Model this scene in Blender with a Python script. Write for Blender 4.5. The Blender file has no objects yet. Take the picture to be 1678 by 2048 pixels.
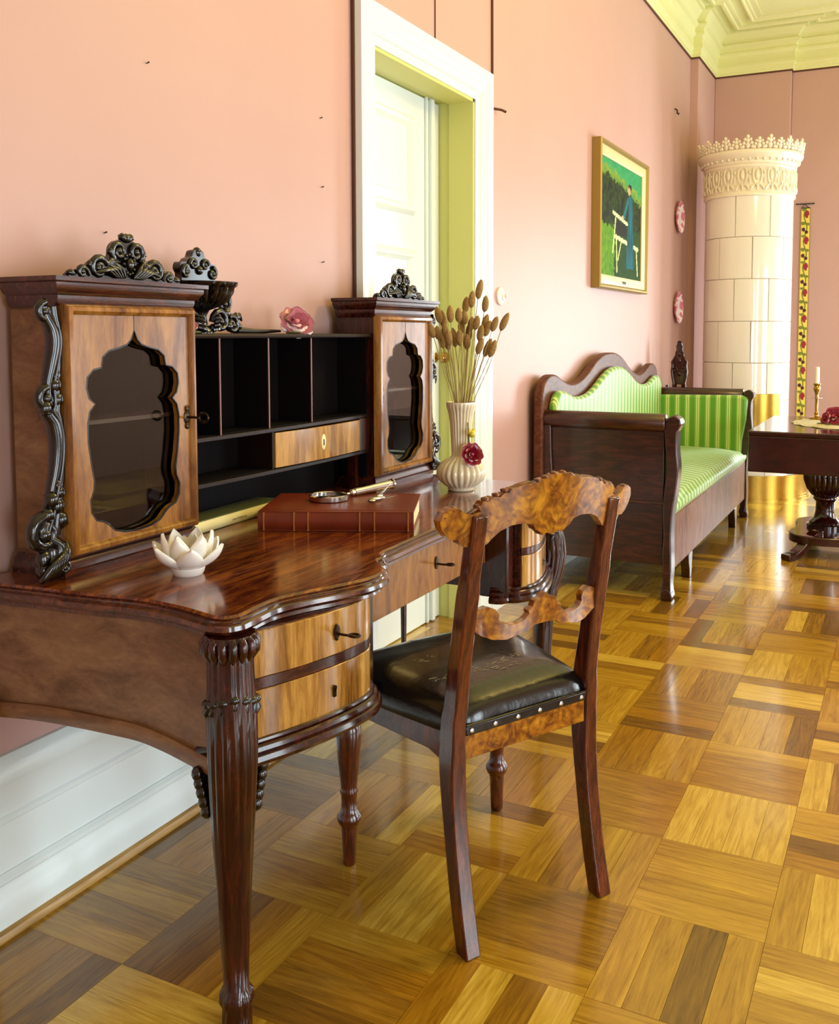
import bpy, bmesh, math, random
from mathutils import Vector, Matrix
R = math.radians
PI = math.pi
scene = bpy.context.scene
col = scene.collection

# ------------------------------------------------------------------ camera
cam_d = bpy.data.cameras.new('camera')
cam = bpy.data.objects.new('camera', cam_d); col.objects.link(cam)
cam.location = (1.76, 0.0, 1.30)
cam.rotation_euler = (R(90 - 4.034), 0, R(25.81))
cam_d.sensor_fit = 'HORIZONTAL'; cam_d.sensor_width = 36
cam_d.lens = 1885 / 1678 * 36
cam_d.shift_x = -(908 - 839) / 1678
cam_d.shift_y = (801 - 1024) / 1678
cam_d.clip_start = 0.05
scene.camera = cam

# ------------------------------------------------------------------ world, light, exposure
scene.view_settings.view_transform = 'Standard'
scene.view_settings.look = 'None'
scene.view_settings.exposure = 0.4
scene.view_settings.gamma = 1
scene.view_settings.use_curve_mapping = False
w = bpy.data.worlds.new('sky'); scene.world = w; w.use_nodes = True
w.node_tree.nodes['Background'].inputs[0].default_value = (0.75, 0.90, 1.0, 1)
w.node_tree.nodes['Background'].inputs[1].default_value = 3.0
RX = 5.2                                   # window wall
WINS = [(-1.2, 1.3), (1.4, 1.3), (4.85, 1.4), (8.2, 1.3)]      # (centre y, width)
WZ0, WZ1 = 0.25, 2.2
for (wy, ww) in WINS:                      # daylight at the windows
    l = bpy.data.lights.new('window_daylight', 'AREA'); l.shape = 'RECTANGLE'
    l.size = WZ1 - WZ0; l.size_y = ww; l.energy = 70; l.color = (0.84, 0.95, 1.0)
    o = bpy.data.objects.new('window_daylight', l); col.objects.link(o)
    o.location = (RX + 0.10, wy, (WZ0 + WZ1) / 2); o.rotation_euler = (0, R(90), 0)

EX0, EX1 = 1.75, 2.95                      # window in the end wall
l = bpy.data.lights.new('window_daylight', 'AREA'); l.shape = 'RECTANGLE'
l.size = EX1 - EX0; l.size_y = WZ1 - WZ0; l.energy = 140; l.color = (0.88, 0.97, 1.0)
o = bpy.data.objects.new('window_daylight', l); col.objects.link(o)
o.location = ((EX0 + EX1) / 2, 9.16, (WZ0 + WZ1) / 2); o.rotation_euler = (R(-90), 0, 0)
l = bpy.data.lights.new('warm_fill_light', 'POINT'); l.energy = 105; l.color = (1.0, .68, .22); l.shadow_soft_size = .3  # added warm lamp without a fixture, tints upper walls and ceiling
o = bpy.data.objects.new('warm_fill_light', l); col.objects.link(o); o.location = (2.5, 3.9, 3.1)

# ------------------------------------------------------------------ materials
def lin(c):
    if isinstance(c, str):
        c = [int(c[i:i + 2], 16) / 255 for i in (0, 2, 4)]
        c = [x / 12.92 if x <= .04045 else ((x + .055) / 1.055) ** 2.4 for x in c]
    return (c[0], c[1], c[2], 1)

class NT:
    def __init__(s, name):
        s.m = bpy.data.materials.new(name); s.m.use_nodes = True
        s.t = s.m.node_tree; s.b = s.t.nodes['Principled BSDF']
    def n(s, typ, **kw):
        x = s.t.nodes.new(typ)
        for k, v in kw.items():
            if k in x.inputs: x.inputs[k].default_value = v
            else: setattr(x, k, v)
        return x
    def l(s, a, ao, b, bi): s.t.links.new(a.outputs[ao], b.inputs[bi])
    def ramp(s, stops, interp='LINEAR'):
        r = s.n('ShaderNodeValToRGB'); r.color_ramp.interpolation = interp
        e = r.color_ramp.elements
        while len(e) < len(stops): e.new(0.5)
        for i, (p, c) in enumerate(stops):
            e[i].position = p; e[i].color = lin(c)
        return r

def plain(name, c, rough=.5, metal=0, coat=0, noise=0, nscale=8, spec=.5, bump=0):
    k = NT(name); b = k.b
    b.inputs['Base Color'].default_value = lin(c); b.inputs['Roughness'].default_value = rough
    b.inputs['Metallic'].default_value = metal; b.inputs['Coat Weight'].default_value = coat
    b.inputs['Coat Roughness'].default_value = .08; b.inputs['Specular IOR Level'].default_value = spec
    if noise or bump:
        tc = k.n('ShaderNodeTexCoord'); nz = k.n('ShaderNodeTexNoise', Scale=nscale, Detail=5.0)
        k.l(tc, 'Object', nz, 'Vector')
        if noise:
            mx = k.n('ShaderNodeMix', data_type='RGBA', blend_type='MULTIPLY')
            rp = k.ramp([(.25, (1 - noise,) * 3), (.75, (1, 1, 1))])
            k.l(nz, 'Fac', rp, 'Fac')
            mx.inputs[0].default_value = 1; mx.inputs[6].default_value = lin(c)
            k.l(rp, 'Color', mx, 7); k.l(mx, 2, b, 'Base Color')
        if bump:
            bp = k.n('ShaderNodeBump', Strength=bump, Distance=.01)
            k.l(nz, 'Fac', bp, 'Height'); k.l(bp, 'Normal', b, 'Normal')
    return k.m

def wood(name, c0, c1, c2, scale=(1, 12, 12), rough=.28, coat=.4, dist=1.6, burl=0, uv=False, bump=.03, gs=3.0, spec=.5):
    """grain runs along the axis with the smallest scale"""
    k = NT(name); b = k.b
    tc = k.n('ShaderNodeTexCoord'); mp = k.n('ShaderNodeMapping'); mp.inputs['Scale'].default_value = scale
    k.l(tc, 'UV' if uv else 'Object', mp, 'Vector')
    n1 = k.n('ShaderNodeTexNoise', Scale=gs, Detail=6.0, Roughness=.6, Distortion=dist)
    n2 = k.n('ShaderNodeTexNoise', Scale=gs * 7, Detail=3.0, Roughness=.7)
    k.l(mp, 'Vector', n1, 'Vector'); k.l(mp, 'Vector', n2, 'Vector')
    add = k.n('ShaderNodeMath', operation='MULTIPLY_ADD'); add.inputs[1].default_value = .35
    k.l(n2, 'Fac', add, 0); k.l(n1, 'Fac', add, 2)
    rp = k.ramp([(.42, c0), (.62, c1), (.86, c2)])
    k.l(add, 'Value', rp, 'Fac')
    if burl:
        n3 = k.n('ShaderNodeTexNoise', Scale=burl, Detail=4.0, Distortion=2.5); k.l(tc, 'Object', n3, 'Vector')
        rp3 = k.ramp([(.38, (.42, .34, .28)), (.6, (1, 1, 1))]); k.l(n3, 'Fac', rp3, 'Fac')
        mx = k.n('ShaderNodeMix', data_type='RGBA', blend_type='MULTIPLY'); mx.inputs[0].default_value = .9
        k.l(rp, 'Color', mx, 6); k.l(rp3, 'Color', mx, 7); k.l(mx, 2, b, 'Base Color')
    else: k.l(rp, 'Color', b, 'Base Color')
    b.inputs['Roughness'].default_value = rough; b.inputs['Coat Weight'].default_value = coat
    b.inputs['Coat Roughness'].default_value = .1; b.inputs['Specular IOR Level'].default_value = spec
    if bump:
        bp = k.n('ShaderNodeBump', Strength=bump, Distance=.004); k.l(n2, 'Fac', bp, 'Height'); k.l(bp, 'Normal', b, 'Normal')
    return k.m

def vcol(name, rough=.6, coat=0):
    k = NT(name); a = k.n('ShaderNodeVertexColor', layer_name='Col'); k.l(a, 'Color', k.b, 'Base Color')
    k.b.inputs['Roughness'].default_value = rough; k.b.inputs['Coat Weight'].default_value = coat
    return k.m

def stripes(name, axis):
    k = NT(name); tc = k.n('ShaderNodeTexCoord'); sp = k.n('ShaderNodeSeparateXYZ'); k.l(tc, 'Object', sp, 'Vector')
    m = k.n('ShaderNodeMath', operation='MULTIPLY'); m.inputs[1].default_value = 1 / .072
    k.l(sp, axis, m, 0); f = k.n('ShaderNodeMath', operation='FRACT'); k.l(m, 'Value', f, 0)
    G0, G1, G2 = '5f9a2c', '86b83e', 'e3e6a0'
    rp = k.ramp([(0, G0), (.30, G0), (.32, G1), (.44, G1), (.46, G2), (.52, G2), (.54, G1), (.62, G1), (.64, G2), (.70, G2), (.72, G1), (.84, G1), (.86, G0)], 'CONSTANT')
    k.l(f, 'Value', rp, 'Fac'); k.l(rp, 'Color', k.b, 'Base Color')
    k.b.inputs['Roughness'].default_value = .42; k.b.inputs['Sheen Weight'].default_value = .3
    return k.m

M = {}
M['wall'] = plain('wall_pink', 'c49d94', .5, noise=.06, nscale=2.2, bump=.02)
M['white'] = plain('white_paint', 'e6f0ee', .3, coat=.2)
M['cream'] = plain('cream_ceiling', 'e6e8aa', .7, noise=.05, nscale=3)
M['reveal'] = plain('cream_paint', 'd3d27c', .45)
M['outer'] = plain('plaster', 'd8c8b0', .8)
M['mahog'] = wood('mahogany', '120403', '30100a', '562412', (14, 2, 14), .24, .35, spec=.4)
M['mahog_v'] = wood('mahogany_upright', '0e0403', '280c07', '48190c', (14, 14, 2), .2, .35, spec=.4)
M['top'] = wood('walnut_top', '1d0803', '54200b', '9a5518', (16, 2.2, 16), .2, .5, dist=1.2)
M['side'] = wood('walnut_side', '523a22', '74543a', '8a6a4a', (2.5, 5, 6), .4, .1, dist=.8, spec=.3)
M['rail'] = wood('walnut_rail', '45280f', '6a4420', '876034', (2, 8, 8), .36, .25, dist=.8)
M['mould'] = wood('mahogany_moulding', '1c0a05', '40190b', '6a3517', (10, 3, 10), .2, .6)
M['crestdark'] = wood('chair_carving', '2a1006', '5a2c0c', '8a5018', (9, 9, 9), .3, .4)
M['veneer'] = wood('honey_veneer', '5a3410', '8f6126', 'c2934a', (9, 9, 1.0), .2, .6, dist=.9)
M['doorwood'] = wood('golden_walnut', '452408', '7a4a16', 'a87430', (5, 5, .9), .24, .5, dist=1.2)
M['carve'] = plain('ebonised_carving', '0c0605', .22, coat=.4, noise=.3, nscale=30)
M['dark'] = plain('interior_shade', '0a0404', .8, spec=.15)  # near-black: dark stain with the shade of the recesses put into the colour
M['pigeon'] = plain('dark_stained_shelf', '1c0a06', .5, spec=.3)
M['edge'] = plain('shelf_edge', '6d4030', .35)
M['glass'] = None
M['chairw'] = wood('chair_birch', '4a1d0a', '8a4514', 'c4801f', (8, 8, 2), .25, .5)
M['chairpost'] = wood('chair_post', '1c0704', '44180a', '6e3212', (12, 12, 1.5), .24, .5)
M['burl'] = wood('burr_birch', '5a2a06', '955610', 'c4861c', (4, 4, 4), .24, .5, dist=3, burl=22)
M['leather'] = plain('black_leather', '0b0b0c', .27, coat=.3, bump=.12, nscale=60)
M['worn'] = plain('worn_leather', '8f8265', .7)
M['brass'] = plain('brass', 'b08a3a', .25, 1)
M['brassdark'] = plain('dark_bronze', '3a2a1c', .3, .8)
M['steel'] = plain('silver', 'c8c8c6', .18, 1)
M['stove'] = plain('glazed_tile', 'f0ece2', .12, coat=.6)
M['stovecap'] = plain('glazed_relief', 'efe6cf', .25, coat=.3)
M['grout'] = plain('grout', 'a89a86', .9)
M['sofaw'] = wood('sofa_mahogany', '120504', '2c0f08', '4a1f0f', (1.5, 8, 9), .3, .4)
M['sofaf'] = wood('sofa_rail', '47210d', '6e3e1a', '8a5628', (8, 5, 1.5), .45, 0, spec=.2)
M['sofab'] = wood('sofa_back_frame', '3c1a0e', '5a3220', '704630', (8, 3, 8), .45, 0, spec=.2)
M['strY'] = stripes('green_stripe_along', 'Y'); M['strX'] = stripes('green_stripe_arm', 'X')
M['tablew'] = wood('table_mahogany', '0e0303', '260706', '3c0c08', (3, 9, 9), .14, .5)
M['redbook'] = plain('red_leather', '7c2c12', .4, noise=.35, nscale=14, bump=.05)
M['gilt'] = plain('gilt_line', 'b87a3c', .4, .3)
M['pages'] = plain('book_pages', 'e6d9a8', .8, noise=.12, nscale=50)
M['greenbook'] = plain('green_cloth', '5d6440', .6, noise=.1)
M['creamspine'] = plain('cream_spine', 'efe8b4', .5)
M['ink'] = plain('ink', '2a2a1c', .8)
M['porc'] = plain('white_porcelain', 'f2eee6', .25, coat=.4)
M['vase'] = plain('cream_glaze', 'e2d6b8', .16, coat=.6)
M['rosepink'] = plain('pink_glaze', 'd98a9a', .3, coat=.3)
M['rosepale'] = plain('pale_pink_glaze', 'f2d9d2', .3, coat=.3)
M['rosered'] = plain('crimson_glaze', 'a3203c', .25, coat=.4)
M['yellow'] = plain('yellow_glaze', 'd9c23a', .3, coat=.3)
M['leafgreen'] = plain('green_glaze', '5a6a34', .35)
M['straw'] = plain('straw_stem', 'a38c56', .7)
M['tail'] = plain('hare_tail', 'a8854a', .9, noise=.35, nscale=120, bump=.5)
M['gold'] = plain('gilt_frame', '9a8242', .4, .45)
M['goldp'] = plain('pale_gilt', 'd9cd96', .45, .2)
M['vcol'] = vcol('painted_print', .6, 0)
M['canvas'] = vcol('oil_paint', .75, 0); M['canvas'].node_tree.nodes['Principled BSDF'].inputs['Specular IOR Level'].default_value = .15
M['candle'] = plain('candle_wax', 'f4f1e6', .4)
M['black'] = plain('black_iron', '0c0c0e', .35)
M['lace'] = plain('lace', 'ded3ab', .9, noise=.4, nscale=60, bump=.6)
M['petalmag'] = plain('pink_petals', 'bc4a68', .6)
M['shoe'] = wood('oak_shoe', '7a5a2a', 'a57d3c', 'c49a52', (12, 1, 12), .4, .1)
M['joint'] = plain('dark_joint', '4a3010', .8)
M['cord_and_shade'] = plain('brown_cord_and_shade', '5a3324', .7)  # cords and peg, also the strips drawn in place of shade
kg = NT('cabinet_glass'); kg.b.inputs['Base Color'].default_value = (.62, .72, .67, 1)
kg.b.inputs['Transmission Weight'].default_value = 1; kg.b.inputs['Roughness'].default_value = .0; kg.b.inputs['IOR'].default_value = 1.45
M['glass'] = kg.m

# ------------------------------------------------------------------ mesh helpers
ORG = {}
def tag(o, label=None, cat=None, group=None, kind=None):
    if label: o['label'] = label
    if cat: o['category'] = cat
    if group: o['group'] = group
    if kind: o['kind'] = kind
    return o

def thing(name, label, cat, loc, rz=0, group=None, local=False, kind=None):
    o = bpy.data.objects.new(name, None); col.objects.link(o)
    o.location = loc; o.rotation_euler = (0, 0, rz); o.empty_display_size = .05
    ORG[o.name] = Vector((0, 0, 0)) if local else Vector(loc)
    return tag(o, label, cat, group, kind)

class B:
    def __init__(s): s.bm = bmesh.new()
    def box(s, lo, hi):
        lo = Vector(lo); hi = Vector(hi); c = (lo + hi) / 2; d = hi - lo
        m = Matrix.Translation(c) @ Matrix.Diagonal((d.x, d.y, d.z, 1))
        bmesh.ops.create_cube(s.bm, size=1, matrix=m); return s
    def obox(s, c, size, rot):
        m = Matrix.Translation(Vector(c)) @ rot.to_4x4() @ Matrix.Diagonal((*size, 1))
        bmesh.ops.create_cube(s.bm, size=1, matrix=m); return s
    def prism(s, pts, h0, h1, f):
        """pts 2-D outline, f(u,v,h)->xyz"""
        a = [s.bm.verts.new(f(u, v, h0)) for u, v in pts]; b = [s.bm.verts.new(f(u, v, h1)) for u, v in pts]
        n = len(pts); s.bm.faces.new(a); s.bm.faces.new(b[::-1])
        for i in range(n): s.bm.faces.new((a[i], b[i], b[(i + 1) % n], a[(i + 1) % n]))
        return s
    def holed(s, outer, inners, h0, h1, f):
        es = []; 
        for loop in [outer] + inners:
            vs = [s.bm.verts.new(f(u, v, h0)) for u, v in loop]
            es += [s.bm.edges.new((vs[i], vs[(i + 1) % len(vs)])) for i in range(len(vs))]
        g = bmesh.ops.triangle_fill(s.bm, use_beauty=True, use_dissolve=False, edges=es)['geom']
        fs = [x for x in g if isinstance(x, bmesh.types.BMFace)]
        ex = bmesh.ops.extrude_face_region(s.bm, geom=fs)['geom']
        d = Vector(f(0, 0, h1)) - Vector(f(0, 0, h0))
        bmesh.ops.translate(s.bm, vec=d, verts=[v for v in ex if isinstance(v, bmesh.types.BMVert)])
        return s
    def lathe(s, prof, loc=(0, 0, 0), seg=24, flute=0, famp=0, mat=None, frange=None, a0=0, a1=2 * PI):
        full = abs(a1 - a0 - 2 * PI) < 1e-6; n = seg if full else seg + 1
        rings = []
        for r, z in prof:
            ring = []
            for i in range(n):
                a = a0 + (a1 - a0) * i / seg
                rr = r
                if flute and (frange is None or frange[0] <= z <= frange[1]): rr = r * (1 + famp * (abs(math.cos(flute * a / 2)) * 2 - 1.2))
                p = Vector((rr * math.cos(a), rr * math.sin(a), z))
                if mat: p = mat @ p
                ring.append(s.bm.verts.new(p + Vector(loc)))
            rings.append(ring)
        for j in range(len(rings) - 1):
            for i in range(seg):
                k = (i + 1) % n
                s.bm.faces.new((rings[j][i], rings[j][k], rings[j + 1][k], rings[j + 1][i]))
        if full:
            if prof[0][0] > 1e-5: s.bm.faces.new(rings[0][::-1])
            if prof[-1][0] > 1e-5: s.bm.faces.new(rings[-1])
        return s
    def tube(s, pts, rad, seg=8, flat=1, up=None, closed=False):
        pts = [Vector(p) for p in pts]; n = len(pts)
        if not hasattr(rad, '__len__'): rad = [rad] * n
        rings = []; prev = None
        for i, p in enumerate(pts):
            a = pts[(i - 1) % n] if (closed or i) else p; b = pts[(i + 1) % n] if (closed or i < n - 1) else p
            t = (b - a).normalized()
            if up is not None: nx = Vector(up)
            elif prev is None: nx = Vector((0, 0, 1)) if abs(t.z) < .9 else Vector((1, 0, 0))
            else: nx = prev
            nx = (nx - t * nx.dot(t))
            if nx.length < 1e-6: nx = t.orthogonal()
            nx.normalize(); prev = nx; ny = t.cross(nx)
            rings.append([s.bm.verts.new(p + (nx * math.cos(2 * PI * k / seg) * flat + ny * math.sin(2 * PI * k / seg)) * rad[i]) for k in range(seg)])
        for j in range(n if closed else n - 1):
            A = rings[j]; Bq = rings[(j + 1) % n]
            for k in range(seg): s.bm.faces.new((A[k], A[(k + 1) % seg], Bq[(k + 1) % seg], Bq[k]))
        if not closed:
            s.bm.faces.new(rings[0][::-1]); s.bm.faces.new(rings[-1])
        return s
    def loft(s, sections, caps=True):
        rings = [[s.bm.verts.new(p) for p in sec] for sec in sections]; n = len(rings[0])
        for j in range(len(rings) - 1):
            for k in range(n): s.bm.faces.new((rings[j][k], rings[j][(k + 1) % n], rings[j + 1][(k + 1) % n], rings[j + 1][k]))
        if caps: s.bm.faces.new(rings[0][::-1]); s.bm.faces.new(rings[-1])
        return s
    def sweep(s, path, prof, closed=False, side=1):
        """mitred sweep: path of (x,y); profile of (outward offset, z); side=+1 offsets to the left of travel"""
        n = len(path); P = [Vector((p[0], p[1])) for p in path]; rings = []
        for i in range(n):
            d1 = (P[i] - P[i - 1]).normalized() if (i or closed) else None
            d2 = (P[(i + 1) % n] - P[i]).normalized() if (i < n - 1 or closed) else None
            if d1 is None: d1 = d2
            if d2 is None: d2 = d1
            n1 = Vector((-d1.y, d1.x)); n2 = Vector((-d2.y, d2.x)); m = n1 + n2
            if m.length < 1e-4: m = n1.copy()
            m.normalize(); k = 1 / max(.35, m.dot(n1))
            rings.append([s.bm.verts.new((P[i].x + m.x * k * o * side, P[i].y + m.y * k * o * side, z)) for o, z in prof])
        m_ = len(prof)
        for j in range(n if closed else n - 1):
            A = rings[j]; Bq = rings[(j + 1) % n]
            for k in range(m_ - 1): s.bm.faces.new((A[k], A[k + 1], Bq[k + 1], Bq[k]))
        if not closed:
            for r in (rings[0], rings[-1]):
                try: s.bm.faces.new(r)
                except Exception: pass
        return s
    def blob(s, c, r, sub=2, rot=None):
        if not hasattr(r, '__len__'): r = (r, r, r)
        m = Matrix.Translation(Vector(c)) @ (rot.to_4x4() if rot else Matrix()) @ Matrix.Diagonal((*r, 1))
        bmesh.ops.create_icosphere(s.bm, subdivisions=sub, radius=1, matrix=m); return s
    def scroll(s, c, U, V, r0, turns=1.4, tr=.006, a0=0, sgn=1, tail=None, flat=1):
        """spiral volute in the plane U,V; optional tail points (u,v) leading into it"""
        c = Vector(c); U = Vector(U); V = Vector(V); pts = []; rad = []
        if tail:
            for (u, v) in tail: pts.append(c + U * u + V * v); rad.append(tr * .9)
        N = int(12 * turns)
        for i in range(N + 1):
            t = i / N; a = a0 + sgn * t * turns * 2 * PI; r = r0 * (1 - t) ** .8 + r0 * .12
            pts.append(c + U * r * math.cos(a) + V * r * math.sin(a)); rad.append(tr * (1 - .35 * t))
        s.tube(pts, rad, 7, flat, up=U.cross(V)); s.blob(pts[-1], tr * 1.25, 1)
        return s
    def done(s, name, mat, parent=None, bevel=0, smooth=.62, seg=2, label=None, local=None, sub=0):
        bm = s.bm
        bmesh.ops.recalc_face_normals(bm, faces=bm.faces[:])
        root = parent
        while root is not None and root.parent is not None: root = root.parent
        if root is not None and root.name in ORG: bmesh.ops.translate(bm, vec=-ORG[root.name], verts=bm.verts[:])
        for e in bm.edges:
            if len(e.link_faces) == 2: e.smooth = e.calc_face_angle(0) < smooth
        for f in bm.faces: f.smooth = True
        me = bpy.data.meshes.new(name); bm.to_mesh(me); bm.free()
        me.materials.append(M[mat] if isinstance(mat, str) else mat)
        o = bpy.data.objects.new(name, me); col.objects.link(o)
        if parent is not None: o.parent = parent
        if bevel:
            md = o.modifiers.new('bevel', 'BEVEL'); md.width = bevel; md.segments = seg; md.limit_method = 'ANGLE'; md.angle_limit = .6
        if sub:
            md = o.modifiers.new('sub', 'SUBSURF'); md.levels = sub; md.render_levels = sub
        if label: o['label'] = label
        return o

XY = lambda u, v, h: (u, v, h)
YZ = lambda u, v, h: (h, u, v)             # outline in y,z ; height along x
XZ = lambda u, v, h: (u, h, v)             # outline in x,z ; height along y
def part(name, mat, parent, fn, **kw):
    b = B(); fn(b); return b.done(name, mat, parent, **kw)
def smoothcurve(pts, n=6, closed=False):
    """Catmull-Rom through points"""
    P = [Vector(p) for p in pts]; out = []; L = len(P)
    for i in range(L if closed else L - 1):
        p0 = P[i - 1] if (i or closed) else P[0]; p1 = P[i]; p2 = P[(i + 1) % L]
        p3 = P[(i + 2) % L] if (closed or i + 2 < L) else P[-1]
        for k in range(n):
            t = k / n
            out.append(.5 * ((2 * p1) + (p2 - p0) * t + (2 * p0 - 5 * p1 + 4 * p2 - p3) * t * t + (3 * p1 - p0 - 3 * p2 + p3) * t ** 3))
    if not closed: out.append(P[-1])
    return out
def sc2(pts, n=5, closed=False): return [(p.x, p.y) for p in smoothcurve([(a, b, 0) for a, b in pts], n, closed)]
def struct(o, label=None): o['kind'] = 'structure'; return tag(o, label)

# ================================================================== the room
Y0 = -2.6; YF = 9.0; CZ = 4.01
sub = B().box((-.35, Y0 - .2, -.06), (RX + .2, 9.4, -.012)).done('floor', 'joint'); struct(sub, 'golden oak parquet floor laid in basket-weave squares')

# parquet planks -----------------------------------------------------
GX, GY, DX, DY = .627, 2.027, .2970, .3245
rnd = random.Random(11)
SH = []
for i, (a, b_, c) in enumerate([('6a4810', '8a6218', 'a27822'), ('80590f', 'a2781c', 'bc922a'), ('8c6414', 'ae8422', 'c89e32'), ('764e0e', '956814', 'ae7e1e'), ('9c7822', 'c09a34', 'd8b64e'), ('54370c', '714e12', '865f1a')]):
    SH.append(wood('oak_plank_%d' % i, a, b_, c, (1.2, 16, 1), .2, .45, dist=2.4, uv=True, bump=.02, gs=2.2))
SHW = [3, 6, 4, 5, 2, 2]
def plank_geo(bm, uvl, L, W, M4, rn):
    g = .0004; z1 = 0.0; z0 = -.012
    cs_ = ((-L / 2 + g, -W / 2 + g), (L / 2 - g, -W / 2 + g), (L / 2 - g, W / 2 - g), (-L / 2 + g, W / 2 - g))
    low = [bm.verts.new(M4 @ Vector((x, y, z0))) for x, y in cs_]
    top = [bm.verts.new(M4 @ Vector((x, y, z1))) for x, y in cs_]
    fs = [bm.faces.new(top)] + [bm.faces.new((low[k], low[(k + 1) % 4], top[(k + 1) % 4], top[k])) for k in range(4)]
    ou, ov = rn.uniform(0, 40), rn.uniform(0, 40); inv = M4.inverted()
    for f in fs:
        for lp in f.loops:
            q = inv @ lp.vert.co; lp[uvl].uv = (q.x + ou, q.y + ov)
    return fs
Wd4 = {'x': (DX, DY / 4), 'y': (DY, DX / 4)}
plank_mesh = {}
def get_plank(d, sh, var):
    k = (d, sh, var)
    if k not in plank_mesh:
        bm = bmesh.new(); uvl = bm.loops.layers.uv.new('UVMap'); L, W = Wd4[d]
        plank_geo(bm, uvl, L, W, Matrix(), random.Random(sh * 17 + var * 5 + (3 if d == 'x' else 0)))
        me = bpy.data.meshes.new('plank'); bm.to_mesh(me); bm.free(); me.materials.append(SH[sh]); plank_mesh[k] = me
    return plank_mesh[k]
planks = []
ix0 = math.floor((.03 - GX) / DX) - 1
for ix in range(ix0, 16):
    for iy in range(-15, 22):
        x0 = GX + ix * DX; y0 = GY + iy * DY
        if x0 + DX < .06 and not (2.9 < y0 < 3.9): continue
        if x0 < -.3 or x0 > RX or y0 + DY > 9.1: continue
        d = 'y' if (ix + iy) % 2 == 1 else 'x'
        cellbias = rnd.randrange(6)
        for k in range(4):
            sh = rnd.choices(range(6), SHW)[0]
            if rnd.random() < .3: sh = cellbias
            cx, cy = (x0 + DX / 2, y0 + DY * (k + .5) / 4) if d == 'x' else (x0 + DX * (k + .5) / 4, y0 + DY / 2)
            planks.append((cx, cy, d, sh))
cxy = Vector((1.76, 0)); fd = Vector((-math.sin(R(25.81)), math.cos(R(25.81)))); rd = Vector((fd.y, -fd.x))
def vis(p):
    v = Vector((p[0], p[1])) - cxy; dep = v.dot(fd)
    if dep < 1.75: return 1e9
    s_ = v.dot(rd) / dep
    if s_ < -.52 or s_ > .44: return 1e9
    return dep
planks.sort(key=vis)
rp = random.Random(5)
for (cx, cy, d, sh) in planks[:300]:
    o = bpy.data.objects.new('plank', get_plank(d, sh, rp.randrange(5))); col.objects.link(o)
    o.parent = sub; o.location = (cx, cy, 0); o.rotation_euler = (0, 0, 0 if d == 'x' else PI / 2)
bm = bmesh.new(); uvl = bm.loops.layers.uv.new('UVMap')
for (cx, cy, d, sh) in planks[300:]:
    L, W = Wd4[d]
    m4 = Matrix.Translation((cx, cy, 0)) @ Matrix.Rotation(0 if d == 'x' else PI / 2, 4, 'Z')
    for f in plank_geo(bm, uvl, L, W, m4, rp): f.material_index = sh
bmesh.ops.recalc_face_normals(bm, faces=bm.faces[:])
me = bpy.data.meshes.new('distant_planks'); bm.to_mesh(me); bm.free()
for m in SH: me.materials.append(m)
o = bpy.data.objects.new('distant_planks', me); col.objects.link(o); o.parent = sub; o['kind'] = 'stuff'

# walls ---------------------------------------------------------------
DY0, DY1, DZ = 2.965, 3.83, 2.325             # door opening
def wl(b):
    b.holed([(Y0, -.05), (DY0, -.05), (DY0, DZ), (DY1, DZ), (DY1, -.05), (8.27, -.05), (8.27, CZ + .1), (Y0, CZ + .1)], [], -.3, 0, YZ)
wall = part('wall_left', 'wall', None, wl); struct(wall, 'pink painted wall behind the writing desk and sofa')
def wf(b):
    b.box((-.3, 8.27, -.05), (.07, 9.3, CZ + .1)); b.box((.07, 9.0, -.05), (.735, 9.3, CZ + .1)); b.holed([(.735, -.05), (RX + .3, -.05), (RX + .3, CZ + .1), (.735, CZ + .1)], [[(EX0, WZ0), (EX1, WZ0), (EX1, WZ1), (EX0, WZ1)]], 9.075, 9.15, XZ)
struct(part('wall_far', 'wall', None, wf, bevel=.006), 'pink end wall with a shallow chimney breast behind the tiled stove')
struct(part('wall_near', 'wall', None, lambda b: b.box((-.3, Y0 - .25, -.05), (RX + .3, Y0, CZ + .1))), 'pink wall behind the camera')
def wr(b):
    inn = [[(y - ww / 2, WZ0), (y + ww / 2, WZ0), (y + ww / 2, WZ1), (y - ww / 2, WZ1)] for y, ww in WINS]
    b.holed([(Y0 - .2, -.05), (9.3, -.05), (9.3, CZ + .1), (Y0 - .2, CZ + .1)], inn, RX, RX + .08, YZ)
struct(part('wall_right', 'wall', None, wr), 'pink wall with tall windows')
for i, (y, ww) in enumerate(WINS):
    wo = B()
    for a in (-ww / 2, ww / 2 - .06): wo.box((RX - .02, y + a, WZ0), (RX + .05, y + a + .06, WZ1))
    for z in (WZ0, WZ1 - .06, 1.6): wo.box((RX - .02, y - ww / 2, z), (RX + .05, y + ww / 2, z + .06))
    wo.box((RX - .01, y - .03, WZ0), (RX + .04, y + .03, WZ1))
    struct(wo.done('window_%d' % (i + 1), 'white'), 'tall white framed window in the right wall')
wo = B()
for x in (EX0, EX1 - .06, (EX0 + EX1) / 2 - .03): wo.box((x, 9.06, WZ0), (x + .06, 9.12, WZ1))
for z in (WZ0, WZ1 - .06, 1.6): wo.box((EX0, 9.06, z), (EX1, 9.12, z + .06))
struct(wo.done('window_5', 'white'), 'white framed window in the end wall')
struct(part('ceiling', 'cream', None, lambda b: b.box((-.3, Y0 - .2, CZ), (RX + .3, 9.3, CZ + .15))), 'cream plaster ceiling')
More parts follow.
